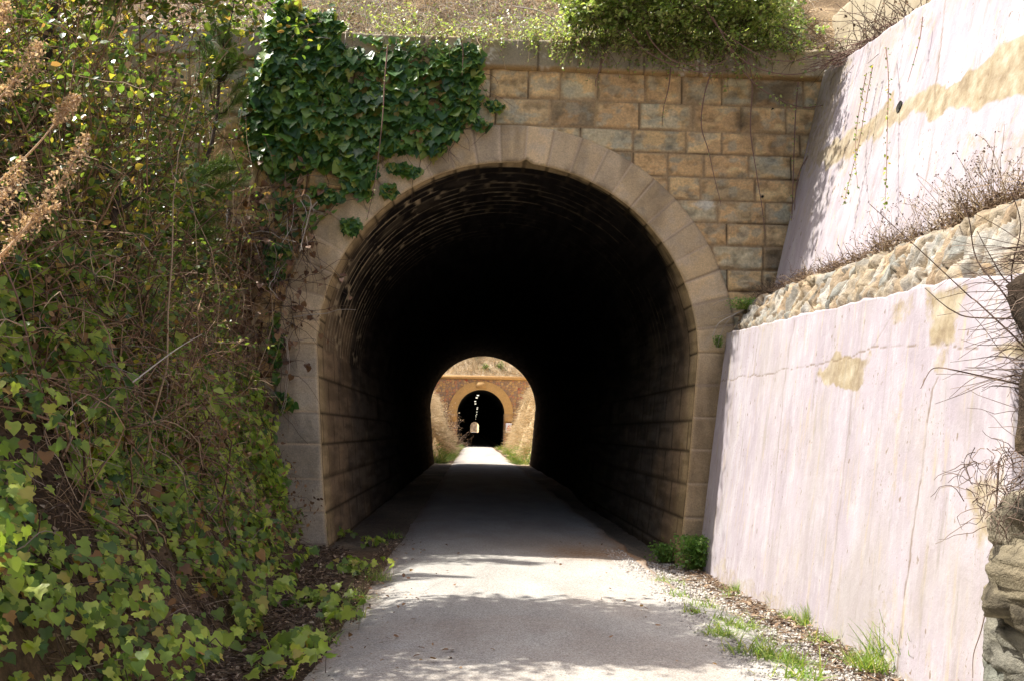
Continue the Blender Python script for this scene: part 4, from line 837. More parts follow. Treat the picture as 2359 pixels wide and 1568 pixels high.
# thick dark bare branch
def branch(name, label, lines, Y, r0, m, cat='branch', group=None, k=8, leaves=None, r1=.3):
    P3 = [np.array([onY(a, b, Y if np.isscalar(Y) else y) for (a, b), y in zip(L, [Y]*len(L) if np.isscalar(Y) else np.linspace(Y[0], Y[1], len(L)))]) for L in lines]
    root = P3[0][0]; A = Acc(); Cs = []
    for j, p in enumerate(P3):
        c = catmull(p, k); Cs.append(c); rr = np.linspace(r0, r0*r1, len(c))*(1 if j == 0 else .6); A.add(*tubes(c[None], rr[None], 5))
    if leaves is None: return A.build(name, m, loc=root, label=label, cat=cat, group=group, smooth=True)
    e = empty(name, root, label, cat, group); A.build('stem', m, e, smooth=True)
    n, sz, lm, t0 = leaves; q = np.concatenate([c[(rng.uniform(t0, .999, n)*len(c)).astype(int)] for c in Cs]); N = len(q)
    V, F = leafmesh(OVAL, q+rvec(N, .02), np.array([-.2, -.6, .6])+rvec(N, .6), np.array([0, 0, -.8])+rvec(N, .6), rng.uniform(*sz, N)); build('leaves', V, F, M[lm], e)
    return e
branch('bare_branch', 'thick dark bare branch rising through the left bramble tangle', [[(245, 560), (262, 500), (275, 440), (295, 400), (330, 365)], [(262, 495), (300, 470), (345, 440)], [(285, 420), (250, 400), (215, 340)]], -5.2, .032, M['bark'])
for lab, L, Y in (('long bare stem arching from the left tangle down toward the arch', [(210, 690), (330, 580), (430, 555), (520, 590), (600, 660), (690, 720)], (-5.5, -2.5)),
                  ('lower bare stem arching across the middle of the left bank', [(90, 680), (200, 640), (300, 640), (400, 690), (480, 760), (560, 830)], (-6.5, -4)),
                  ('greyish broken branch poking up out of the bank ivy', [(305, 880), (370, 830), (420, 795), (465, 770)], (-6.6, -5.8)),
                  ('dark slanting vine stem running down the ivy at the left edge', [(0, 590), (45, 700), (75, 830), (125, 980), (185, 1120)], (-7.7, -7.2)),
                  ('pale sunlit twig at the top of the left shrubs', [(405, 0), (420, 50), (428, 120), (430, 200)], -4.6),
                  ('second pale sunlit twig slanting through the upper left shrubs', [(500, 45), (440, 90), (380, 120), (335, 150)], -4.7)):
    branch('bare_runner', lab, [L], Y, .0055, M['pale_twig'] if 'pale' in lab or 'straw' in lab or 'grey' in lab else M['runner'], 'stem', 'bare stems over the left bank', r1=.35)
branch('bleached_creeper', 'white bleached creeper loop hanging beside the arch', [[(690, 580), (705, 520), (716, 470), (705, 450), (680, 455)], [(716, 470), (722, 490), (712, 500)], [(650, 560), (672, 520), (676, 470)]], -.35, .009, M['pale_twig'], 'creeper')

# --- tan plume weeds at the left edge
def plume(label, L, Y, head=.55, w=.05):
    w *= .8
    p = catmull([onY(a, b, y) for (a, b), y in zip(L, np.linspace(Y-.15, Y, len(L)))], 12); e = empty('dry_plume_weed', p[0], label, 'dry weed', 'tan plume weeds at the left edge')
    V, F = tubes(p[None], np.linspace(.006, .002, len(p))[None], 5); build('stem', V, F, M['plume'], e)
    n = 420; t = 1-head*rng.random(n)**.9; c = p[(t*(len(p)-1)).astype(int)]; rad = w*np.sin(np.pi*np.clip((t-(1-head))/head, .05, .97))**.7
    q = c+rvec(n)*rad[:, None]*.6; V1, F1 = leafmesh(OVAL, q, rvec(n), rvec(n), rng.uniform(.008, .022, n)); A = Acc(); A.add(V1, F1)
    i = rng.integers(0, n, 90); s4 = np.linspace(0, 1, 4)[None, :, None]; A.add(*tubes(c[i][:, None]*(1-s4)+(q[i]+rvec(90, .01))[:, None]*s4, np.linspace(.0015, .0008, 4)))
    A.build('plume', M['plume'], e)
plume('longest tan plume weed, reaching right to the middle of the shrubs', [(-60, 640), (30, 560), (110, 460), (170, 370), (205, 308)], -8.5, .62, .055)
plume('thin tan plume weed with a drooping tip above the longest plume', [(-60, 470), (20, 400), (90, 330), (150, 255), (182, 222)], -8.4, .35, .035)
plume('tan plume weed highest at the left picture edge', [(-80, 330), (-20, 250), (40, 180), (75, 130), (95, 100)], -8.4, .7, .06)
plume('short tan plume weed against the left picture edge', [(-90, 560), (-40, 500), (20, 440), (50, 360)], -8.6, .7, .06)
plume('low tan plume weed under the longest plume', [(-60, 700), (0, 600), (60, 520), (140, 470)], -8.5, .65, .05)
plume('pale tan plume weed cut by the top left frame edge', [(-70, 200), (-30, 110), (0, 50), (15, 5)], -8.4, .6, .05)

# --- hillside above the coping
n = 24000; X = rng.uniform(-5.5, 4.8, n); Y = .5+rng.uniform(0, 1, n)**1.6*3.; Z = hill1(X, Y); b = st(X, Y, Z-.01)
dn = sst(.3, .5, fbm(st(X*1.1, Y*1.1), 3, 231)); k = rng.random(n) < .25+.75*dn; b = b[k]; n = len(b)
P = grow(b, np.array([0, -.5, .55])+rvec(n, .55), rng.uniform(.15, .62, n), 6, 1.1, .28); V, F = tubes(P, np.linspace(.0075, .003, 6)); build('dry_grass', V, F, M['hillstraw'], loc=(0, 1, 7.1), label='matted dry straw on the slope above the tunnel coping', cat='dry grass', kind='stuff')
n = 9000; X = rng.uniform(-4.5, 2.5, n); Y = .5+rng.uniform(0, 1, n)**1.5*3; q = st(X, Y, hill1(X, Y)+rng.uniform(.05, .42, n)); k = fbm(st(X*1.2, Y*1.2), 3, 233) > .46; q = q[k]; n = len(q)
V, F = leafmesh(OVAL, q, np.array([-.3, -.3, .8])+rvec(n, .6), rvec(n), rng.uniform(.03, .065, n)); build('low_creeper', V, F, M['bramble'], loc=(0, 1, 7.1), label='small leaved creeper scattered through the dry slope above the coping', cat='creeper', kind='stuff')
n = 1500; b = np.stack([rng.uniform(-5, 4, n), .35+rng.uniform(0, 1, n)**1.5*2.2, np.zeros(n)], 1); b[:, 2] = hill1(b[:, 0], np.maximum(b[:, 1], .5))+rng.uniform(0, .15, n)
P = grow(b, np.stack([rng.normal(0, .9, n), rng.normal(-.35, .3, n), rng.uniform(.1, .8, n)], 1), rng.uniform(.4, 1.3, n), 8, 1.2, .16); P[..., 2] = np.maximum(P[..., 2], np.where(P[..., 1] > -.15, 7.175, 6.85+.25*rng.random((n, 1)))); V, F = tubes(P, np.linspace(.0075, .003, 8))
build('arching_twigs', V, F, M['pale_twig'], loc=(0, 1, 7.1), label='pale arching twigs tangled over the coping and the slope behind it', cat='twigs', kind='stuff')
q = along(P[rng.integers(0, n, 5200)], rng.uniform(.1, 1, 5200))+rvec(5200, .02); q = q[(q[:, 1] < -.15) | (q[:, 2] > 7.16)]; V, F = leafmesh(OVAL, q, np.array([-.3, -.3, .8])+rvec(len(q), .6), rvec(len(q)), rng.uniform(.025, .06, len(q))); build('small_leaves', V, F, M['bramble'], loc=(0, 1, 7.1), label='small pale green leaves spilling over the edge of the coping', cat='creeper', kind='stuff')
n = 450; bx = np.concatenate([rng.uniform(-2.6, 4.1, 70), rng.normal(2.5, .9, 300), rng.normal(.9, .3, 60), rng.normal(-.7, .3, 20)]); bx = np.clip(bx, -3, 4.2); b = np.stack([bx, rng.uniform(-.05, .25, n), np.full(n, 7.19)], 1)
P = grow(b, np.stack([rng.normal(0, .7, n), rng.uniform(-1.1, -.3, n), rng.uniform(0, .7, n)], 1), rng.uniform(.25, .95, n), 9, rng.uniform(1.2, 2.8, n), .16); inn = P[..., 2] < 7.19; P[..., 1] = np.where(inn, np.minimum(P[..., 1], -.15-.02*rng.random((n, 1))), P[..., 1]); V, F = tubes(P, np.linspace(.006, .0022, 9))
build('spilling_twigs', V, F, M['shrubtwig'], loc=(0, 0, 7.1), label='thin twigs and vines spilling over the front of the near coping', cat='twigs', kind='stuff')
q = along(P[rng.integers(0, n, 5200)], rng.uniform(.15, 1, 5200))+rvec(5200, .018); q[:, 1] = np.where(q[:, 2] < 7.18, np.minimum(q[:, 1], -.14), q[:, 1]); V, F = leafmesh(OVAL, q, np.array([-.3, -.5, .7])+rvec(len(q), .6), rvec(len(q)), rng.uniform(.025, .06, len(q))); build('spilling_leaves', V, F, M['bramble'], loc=(0, 0, 7.1), label='small green leaves on the vines hanging over the near coping front', cat='creeper', kind='stuff')
def hillbush(label, x0, x1, n, over, L, lpn, zup=.35, y0=.35, lsize=(.035, .065), mat='bramble', shelf=0):
    bx = rng.uniform(x0, x1, n); by = y0+rng.uniform(0, .9, n); b = st(bx, by, np.where(by > .5, hill1(bx, np.maximum(by, .5)), 7.15)+.02)
    e = empty('bramble_shrub', ((x0+x1)/2, y0, 7.15), label, 'shrub', 'brambles on top of the tunnel')
    d = np.stack([rng.normal(0, .45, n), -rng.uniform(.2, 1.2, n)*over, rng.uniform(.3, 1., n)*zup*2], 1); P = grow(b, d, rng.uniform(L*.5, L*1.1, n), 9, rng.uniform(.5, 1.8, n), .2)
    fl = 7.14+.22*np.maximum(0, -P[..., 1]-.15)*shelf-np.maximum(0, rng.random((n, 1))-.5)*.75; P[..., 2] = np.maximum(P[..., 2], np.where(P[..., 1] > -.2, 7.19, fl))
    if shelf:
        k = 420; a = np.stack([rng.uniform(x0-.55, x1, k), 0*rng.random(k)+.05, 7.25+.3*rng.random(k)], 1); tg = a+np.stack([rng.normal(.1, .25, k), -rng.uniform(.3, 1.0, k)-rng.uniform(0, 1, k)**2*.85, 0*rng.random(k)], 1); tg[:, 2] = 7.08+.30*np.maximum(0, -tg[:, 1])+rng.uniform(-.12, .75, k); tg[:, 0] = np.minimum(tg[:, 0], 3.95)
        s9 = np.linspace(0, 1, 9)[None, :, None]; P2 = a[:, None]*(1-s9)+tg[:, None]*s9+rng.normal(0, .03, (k, 9, 3)); P2[..., 2] += .18*np.sin(np.pi*s9[..., 0]); P = np.concatenate([P, P2]); n += k
    V, F = tubes(P, np.linspace(.006, .002, 9)); build('stems', V, F, M['twig'], e)
    m = n*4; i = rng.integers(0, n, m); tw = grow(along(P[i], rng.uniform(.1, 1, m)), rvec(m)+np.array([0, -.3, .3]), rng.uniform(.08, .3, m), 4, .5, .25); V, F = tubes(tw, np.linspace(.0028, .0012, 4)); build('twigs', V, F, M['runner'], e)
    N = n*lpn; i = rng.integers(0, m, N); q = along(tw[i], rng.uniform(.1, 1, N))+rvec(N, .025); q[:, 2] = np.where(q[:, 1] > -.18, np.maximum(q[:, 2], 7.17), q[:, 2])
    V, F = leafmesh(OVAL, q, np.array([-.3, -.35, .75])+rvec(N, .55), rvec(N)+np.array([0, -.2, -.4]), rng.uniform(*lsize, N)); build('leaves', V, F, M[mat], e)
hillbush('dense green bramble spilling over the right end of the coping', 1.3, 3.7, 170, 1.9, 1.2, 36, .62, .02, (.045, .085), shelf=1)
hillbush('sunlit yellow green bramble in the middle above the coping', .3, 1.9, 110, .6, .6, 46, .35, .35, (.03, .055))
hillbush('sparse low bramble above the coping just right of the ivy', -1.9, .2, 70, .45, .5, 20, .3, .45, (.025, .05))
hillbush('dark bramble in the corner behind the right end of the coping', 3.2, 4.2, 120, .7, 1.2, 50, .8, .5, (.04, .07))
# hanging runners
RG = 'bramble runners hanging from the tunnel top'
for lab, L, Y, nl, sz in (
    ('long arching bramble runner swinging from the coping over to the right wall', [(1610, -10), (1650, 60), (1700, 100), (1770, 136), (1840, 140), (1900, 118), (1950, 88)], -.7, 26, (.03, .06)),
    ('arching runner just below the longest one, drooping under the coping end', [(1640, 40), (1690, 120), (1750, 160), (1830, 172), (1910, 150), (1990, 110)], -.75, 34, (.03, .065)),
    ('looped bramble runner hanging in front of the middle of the coping', [(1480, 40), (1500, 95), (1550, 140), (1620, 152), (1670, 140), (1700, 100), (1705, 60)], -.5, 26, (.03, .05)),
    ('lower looped runner with small leaves across the coping face', [(1440, 60), (1490, 120), (1570, 158), (1640, 168), (1700, 152), (1745, 125)], -.45, 30, (.03, .05)),
    ('leafy runner dropping past the coping and curving up to the right wall', [(1680, 110), (1700, 150), (1745, 200), (1800, 232), (1850, 248), (1915, 238), (1955, 215), (1985, 175)], -.6, 55, (.03, .06)),
    ('thin straight runner hanging to the arch right of the keystone', [(1640, 160), (1622, 220), (1615, 290), (1632, 350), (1645, 410), (1660, 470)], -.3, 12, (.02, .035)),
    ('bare dark runner hanging in front of the upper right stone blocks', [(1722, 130), (1732, 200), (1728, 300), (1742, 400), (1755, 480), (1762, 545)], -.3, 3, (.02, .03)),
    ('short leafy runner hanging over the second coping block right of centre', [(1545, 150), (1540, 200), (1528, 250), (1525, 290)], -.25, 22, (.02, .04)),
    ('long leafy runner hanging down the corner where tunnel meets upper wall', [(1838, 190), (1832, 260), (1828, 360), (1825, 460), (1822, 540), (1826, 600)], -.35, 34, (.025, .05)),
    ('wispy runner beside the corner runner, nearer the upper wall', [(1880, 300), (1865, 350), (1840, 400), (1830, 470), (1835, 520)], -.4, 26, (.02, .045)),
    ('pinkish bare runner hanging across the ivy to the arch', [(893, 105), (888, 160), (885, 200), (882, 260), (876, 320), (868, 390), (858, 450), (845, 505)], -.45, 30, (.025, .045)),
    ('short dry runner hanging on the coping near the ivy', [(1060, 85), (1066, 120), (1064, 175)], -.25, 5, (.02, .03)),
    ('dry curled runner hanging just right of the ivy edge', [(1400, 105), (1385, 150), (1372, 185), (1372, 200)], -.25, 10, (.02, .03)),
    ('pale arching runner lying over the slope above the middle of the coping', [(1180, 15), (1250, 30), (1300, 70), (1340, 110), (1390, 120), (1460, 112), (1530, 80), (1560, 50)], -.12, 16, (.02, .04))):
    branch('bramble_runner', lab, [L], Y, .0105, M['pale_twig'] if 'pale' in lab else M['runner'], 'runner', RG, 10, (nl, sz, 'bramble', .05), .4)
for lab, L, o in (('leafy runner hanging longest down the upper pale wall', [(2040, 110), (2046, 180), (2044, 260), (2042, 350), (2040, 430), (2038, 475)], .15),
               ('thin runner on the upper pale wall, left of the longest', [(2010, 150), (1995, 230), (1978, 330), (1950, 440), (1945, 470)], .15),
               ('runner closest to the shaded strip on the upper pale wall', [(1995, 170), (1985, 220), (1972, 300), (1970, 370), (1975, 430)], .15),
               ('bare dark twig hanging high on the upper pale wall', [(2125, 40), (2118, 90), (2105, 140), (2090, 190)], .12)):
    P = np.array([onP(a, b, np.array(pU)-np.array([o, 0, 0]), nU) for a, b in L]); c = catmull(P, 8); e = empty('bramble_runner', c[0], lab, 'runner', 'runners hanging down the upper pale wall')
    V, F = tubes(c[None], np.linspace(.006, .002, len(c))[None], 4); build('stem', V, F, M['runner'], e)
    n = 8 if 'bare' in lab else 60; q = c[rng.integers(0, len(c), n)]+rvec(n, .015); V, F = leafmesh(OVAL, q, rvec(n), np.array([0, 0, -1.])+rvec(n, .4), rng.uniform(.02, .042, n)); build('leaves', V, F, M['shrub'], e)
# bundle of bare runners from the wall top
e = empty('bramble_root_bundle', onY(2100, 50, -1.4), 'bundle of bare reddish bramble stems slung from the top of the upper pale wall', 'bramble')
A = Acc()
for k in range(34):
    j = rng.normal(0, 9, (5, 2)); L = [(2120+rng.uniform(-10, 40), 20+rng.uniform(-30, 40)), (2060, 70), (2000, 108), (1950+rng.uniform(-20, 10), 130), (1900+rng.uniform(-60, 20), 150+rng.uniform(-12, 12))]
    p = catmull([onY(a+dx_, b+dy_, y) for (a, b), (dx_, dy_), y in zip(L, j, np.linspace(-2.1, -.9, 5))], 7); A.add(*tubes(p[None], np.linspace(.006, .003, len(p))[None], 4))
for k in range(30):
    a0 = rng.uniform(2000, 2120); b0 = 110-(a0-2000)*.6; p = catmull([onY(a0, b0, -1.6), onY(a0-rng.uniform(0, 25), b0+rng.uniform(20, 60), -1.5), onY(a0-rng.uniform(0, 50), b0+rng.uniform(60, 130), -1.3)], 6); A.add(*tubes(p[None], np.linspace(.004, .0015, len(p))[None], 4))
A.build('stems', M['runner'], e)

e = empty('dead_bush', (5.1, -1.2, 6.8), 'dry brown bush on the top edge of the tall upper pale wall', 'dead bush'); n = 150; b = np.stack([rng.uniform(4.5, 4.85, n), rng.uniform(-2.8, -.6, n), 0*rng.random(n)], 1); b[:, 2] = topU(b[:, 1])-.05
P = grow(b, np.array([-.25, -.1, 1.])+rvec(n, .5), rng.uniform(.3, 1.2, n), 6, .8, .25); A = Acc(); A.add(*tubes(P, np.linspace(.008, .003, 6))); A.build('stems', M['twig'], e); q = along(P[rng.integers(0, n, 450)], rng.uniform(.2, 1, 450))+rvec(450, .04); V, F = leafmesh(OVAL, q, rvec(450), rvec(450), rng.uniform(.02, .05, 450)); build('dead_leaves', V, F, M['litter'], e)
# --- dry weeds on the rubble ledge
def weed(label, px, hpx, n, green=0., spread=.12):
    x0 = px; y0 = np.interp(px, [1700, 1765, 1900, 2050, 2200, 2358], [700, 690, 640, 590, 530, 470])+18
    b0 = onP(x0, y0, np.array(pU)-np.array([.10, 0, 0]), nU); d = (b0-CAM)@CF; h = hpx/FPX*d; e = empty('dry_weed', b0, label, 'weed', 'dry weeds along the rubble ledge')
    b = b0+np.stack([rng.normal(-.03, .04, n), rng.normal(0, spread, n), rng.normal(0, .02, n)], 1); P = grow(b, np.array([-.12, -.1, 1.])+rvec(n, .35), rng.uniform(.35, 1.1, n)*h, 6, .25, .12); P[..., 0] = np.minimum(P[..., 0], planeU(P[..., 2], P[..., 1])-.03)
    V, F = tubes(P, np.linspace(.0034, .0012, 6)); A = Acc(); A.add(V, F); m = n*2; i = rng.integers(0, n, m); tw = grow(along(P[i], rng.uniform(.4, .95, m)), rvec(m)+np.array([0, 0, 1.]), rng.uniform(.05, .16, m), 4, 0, .15); tw[..., 0] = np.minimum(tw[..., 0], planeU(tw[..., 2], tw[..., 1])-.02); A.add(*tubes(tw, np.linspace(.002, .0009, 4)))
    A.build('stems', M['straw'] if green == 0 else M['twig'], e); tips = np.concatenate([P[:, -1], tw[:, -1]]); tips = np.repeat(tips, 3, 0)+rvec(len(tips)*3, .008)
    V, F = leafmesh(OVAL, tips, rvec(len(tips)), rvec(len(tips)), rng.uniform(.008, .02, len(tips))); build('seed_heads', V, F, M['seed'], e)
    k = n*14; q = b0+np.stack([rng.normal(-.06, .05, k), rng.normal(0, spread*1.3, k), rng.uniform(-.02, .07, k)], 1); V, F = leafmesh(OVAL, q, rvec(k)+np.array([0, 0, 1.]), rvec(k), rng.uniform(.012, .035, k)); build('foliage', V, F, M['grass'] if green > .5 else M['litter'], e)
for lab, px, hp, n, g in (('low tangled weed at the left end of the ledge, touching the arch', 1775, 45, 26, 0), ('small green tipped weed second along the ledge', 1830, 40, 20, 1), ('grassy dark green weed tuft on the ledge under the dappled shade', 1915, 55, 22, 1),
                       ('tall thin single weed standing alone on the ledge', 1870, 95, 6, 0), ('small weed with brown heads left of the tallest weed clump', 1985, 70, 18, 0), ('fan shaped weed clump leaning left on the ledge', 2045, 110, 30, 0),
                       ('bushy weed with dark seed heads in the middle of the ledge', 2095, 95, 32, 0), ('weed with upright straw stems right of the bushy one', 2140, 120, 26, 0), ('tall weed with branched seed heads toward the right of the ledge', 2190, 140, 30, 0),
                       ('wide straw weed near the right picture edge on the ledge', 2240, 150, 32, 0), ('tallest straw weed rising over the right part of the ledge', 2290, 190, 30, 0), ('weed cut by the right frame edge on the ledge', 2340, 180, 34, 0)): weed(lab, px, hp, n, g)
n = 5000; Y = rng.uniform(-9, -.2, n); zz = botU(Y)+rng.uniform(-.05, .07, n); q = st(planeU(zz, Y)-np.abs(rng.normal(.04, .10, n)), Y, zz-.0); k = fbm(st(Y*2, 0*Y), 3, 241) > .38; q = q[k]; P = grow(q, rvec(len(q))+np.array([-.2, -.1, .6]), rng.uniform(.04, .22, len(q)), 4, .6, .25); P[..., 0] = np.minimum(P[..., 0], planeU(P[..., 2], P[..., 1])-.02)
V, F = tubes(P, np.linspace(.004, .0015, 4)); build('dry_thatch', V, F, M['litter'], loc=(3.5, -4, 3.2), label='dry brown thatch along the foot of the upper pale wall', cat='dry grass', kind='stuff')
# moss and roots at the left tip of the ledge
def herb(name, label, c, n, rx, rz, sz, mat, cat, stemh=.0, group=None):
    e = empty(name, c, label, cat, group); q = np.array(c)+rvec(n)*np.array([rx, rx, 0])+np.stack([0*rng.random(n), 0*rng.random(n), rz*rng.random(n)**.7], 1)
    s4 = np.linspace(0, 1, 4)[None, :, None]; m = min(n, 90); root = np.array(c)+rvec(m)*np.array([rx*.4, rx*.4, 0]); V, F = tubes(root[:, None]*(1-s4)+q[:m, None]*s4, np.linspace(.003, .0015, 4)); build('stems', V, F, M['grass'], e)
    V, F = leafmesh(OVAL, q, np.array([-.2, -.35, .9])+rvec(n, .5), rvec(n), rng.uniform(*sz, n)); build('leaves', V, F, M[mat], e); return e
herb('moss_clump', 'bright green moss clump on the left tip of the rubble ledge', onY(1712, 712, -.55), 420, .10, .14, (.015, .035), 'herb', 'moss')
herb('moss_clump', 'small green moss tuft low on the corner of the pale wall', onY(1655, 800, -.25), 160, .035, .16, (.015, .03), 'herb', 'moss')
branch('hanging_root', 'pale forked roots hanging off the left tip of the ledge', [[(1740, 700), (1690, 725), (1655, 745), (1640, 775)], [(1700, 720), (1665, 728), (1636, 735)], [(1730, 705), (1680, 735), (1660, 770), (1652, 800)], [(1712, 690), (1670, 690), (1640, 705)]], -.5, .010, M['pale_twig'], 'roots')
# bare shrub at the right edge
e = empty('bare_shrub', onY(2352, 1000, -7.3), 'bare thorny shrub reaching over the pale walls at the right edge', 'shrub'); A = Acc()
main = [[(2390, 840), (2349, 789), (2254, 700), (2227, 678), (2122, 580), (2002, 470)], [(2400, 690), (2349, 660), (2315, 645), (2280, 590), (2250, 533)], [(2400, 745), (2345, 735), (2235, 731), (2195, 717), (2165, 696), (2130, 664)], [(2385, 900), (2331, 880), (2246, 862), (2200, 852), (2162, 846), (2141, 854), (2120, 894)], [(2390, 830), (2320, 690), (2250, 600), (2230, 500), (2200, 430)], [(2390, 800), (2330, 650), (2350, 520), (2320, 420)]]
for L in main: c = catmull([onY(a, b, -7.45+rng.uniform(-.1, .1)) for a, b in L], 9); A.add(*tubes(c[None], np.linspace(.0062, .0018, len(c))[None], 5))
for k in range(85):
    a0, b0 = 2365+rng.uniform(-10, 30), rng.uniform(560, 900); L_ = rng.uniform(40, 230); an = rng.normal(np.pi, .35); p = [(a0+t*L_*np.cos(an)+rng.normal(0, 4), b0-t*L_*np.sin(an)+rng.normal(0, 5)+18*t*t) for t in (0, .35, .7, 1.)]
    c = catmull([onY(a, b, -7.4+rng.uniform(-.25, .15)) for a, b in p], 5); A.add(*tubes(c[None], np.linspace(.0032, .0012, len(c))[None], 3))
A.build('branches', M['twig'], e)
branch('dead_vine', 'thin dark vine hanging down the right end of the low pale wall', [[(2300, 1060), (2292, 1200), (2283, 1330), (2262, 1440), (2242, 1505), (2240, 1560)]], -7.62, .005, M['twig'], 'vine')
n = 520; b = np.stack([rng.uniform(2.1, 2.7, n), rng.uniform(-8.5, -7.6, n), rng.uniform(1.1, 1.5, n)], 1); P = grow(b, rvec(n)+np.array([-.3, -.2, -.2]), rng.uniform(.08, .32, n), 8, .9, .35); n2 = 900; D_ = rvec(n2); D_ /= np.linalg.norm(D_, axis=1, keepdims=True); D_[:, 2] = np.abs(D_[:, 2])*1.2-.5; b2 = np.array([3.14, -8.15, 1.95])+np.sign(D_)*np.abs(D_)**.6*np.array([.66, .56, .8]); P = np.concatenate([P, grow(b2, D_+rvec(n2, .5)+np.array([0, 0, -.1]), rng.uniform(.12, .5, n2), 8, 1., .35)]); e = empty('dead_bush', (2.4, -8.05, 1.2), 'mat of dry brown roots on top of the dark rock outcrop', 'dead bush'); V, F = tubes(P, np.linspace(.0028, .0012, 8)); build('stems', V, F, M['twig'], e)
herb('leafy_weed', 'green leafy weed at the foot of the rock outcrop, bottom right corner', (2.07, -7.9, -.06), 420, .13, .18, (.02, .05), 'herb', 'weed')
herb('leafy_weed', 'bright green leafy clump at the corner of tunnel and low pale wall', onZ(1605, 1310, -.17), 1500, .14, .42, (.025, .06), 'herb', 'weed')
herb('leafy_weed', 'shaded green clump beside the bright one inside the tunnel mouth', onZ(1530, 1292, -.17), 500, .10, .24, (.025, .055), 'herb', 'weed')

# --- grass tufts
def tuft_mesh(n, h, spread, droop, w=.0055):
    b = np.stack([rng.normal(0, spread, n), rng.normal(0, spread, n), 0*rng.random(n)], 1); P = grow(b, np.stack([rng.normal(0, .5, n), rng.normal(0, .5, n), np.ones(n)], 1), rng.uniform(.4, 1.1, n)*h, 6, droop, .08); P[..., 2] = np.maximum(P[..., 2], .003)
    return blades(P, np.linspace(w, w*.15, 6))
protos = {}
for kd, a in (('upright', (170, .26, .06, .4)), ('sprawling', (170, .24, .085, 1.7)), ('small', (60, .11, .05, .8))):
    V, F = tuft_mesh(*a); o = build('grass_tuft', V, F, M['grass'], loc=(0, 0, 0)); protos[kd] = [o, False]
def tuft(kd, x, y, label, s=1., z=0.):
    p, used = protos[kd]; o = p if not used else p.copy()
    if used: COL.objects.link(o)
    protos[kd][1] = True; q = onZ(x, y, z); q[2] = max(float(H(q[0], q[1])), z if abs(q[0]) < 1.55 else -1); o.location = q; o.rotation_euler = (0, 0, rng.uniform(0, 6.28)); s *= 1.08; o.scale = (s, s, s*rng.uniform(.9, 1.15)); props(o, label, 'grass', 'grass tufts along the path')
for a in (('upright', 2055, 1540, 'tall bright grass tuft at the foot of the low wall, bottom right', 1.1, -.05), ('upright', 2120, 1560, 'tall grass tuft nearest the rock outcrop, cut by the bottom edge', 1.2, -.05),
          ('sprawling', 1745, 1505, 'largest sprawling grass tuft at the right edge of the path', 1.05, 0), ('sprawling', 1700, 1440, 'sprawling grass tuft on the right verge, above the largest one', .85, 0),
          ('sprawling', 1615, 1395, 'flat grass tuft right of the dappled shade', .75, 0), ('small', 1655, 1425, 'thin yellowish grass tuft between two sprawling ones', 1., 0), ('small', 1600, 1412, 'yellowish grass tuft left of the verge tufts', 1., 0),
          ('small', 1520, 1338, 'small green tuft at the path edge near the tunnel mouth', 1.1, 0), ('upright', 1697, 1358, 'slim upright grass tuft against the low wall', .6, -.13), ('upright', 1790, 1400, 'dry slim tuft at the wall foot, right of the slim upright one', .5, -.12),
          ('upright', 1820, 1432, 'green tuft at the wall foot halfway along the verge', .55, -.1), ('upright', 1862, 1452, 'darker spiky tuft at the wall foot halfway along the verge', .65, -.1), ('small', 1835, 1560, 'dark green flat tuft at the bottom edge right of the path', 1.7, 0),
          ('small', 1560, 1345, 'pale tiny tuft beside the bright leafy clump', .9, -.1), ('upright', 1960, 1535, 'tiny grass blades at the wall foot left of the tall tuft', .35, -.06), ('small', 1755, 1470, 'small tuft just above the largest sprawling tuft', .9, 0),
          ('sprawling', 870, 1335, 'green grass tuft at the left edge of the sunlit path', .7, 0), ('sprawling', 800, 1420, 'grass tuft at the left path edge beside the shade', .8, -.02), ('small', 905, 1245, 'grass tuft in the shadow left of the tunnel floor', 1.4, -.05), ('small', 1680, 1372, 'yellow green tuft in the litter beside the slim upright tuft', 1.1, -0.12), ('sprawling', 1660, 1462, 'low spreading tuft on the gravel below the yellowish ones', 0.7, 0), ('small', 1905, 1492, 'small tuft at the wall foot below the spiky one', 1.3, -0.08), ('sprawling', 1810, 1520, 'loose straggly tuft on the gravel right of the largest one', 0.8, 0), ('small', 1560, 1372, 'thin green blades at the right path edge under the herb clump', 1.2, 0), ('upright', 2000, 1558, 'slender tuft between the wall foot and the bottom edge', 0.8, -0.05), ('sprawling', 820, 1380, 'long bladed tuft at the left path edge above the shade', 0.7, 0), ('small', 745, 1480, 'small tuft in the litter left of the shaded path', 1.2, -0.02)): tuft(*a)
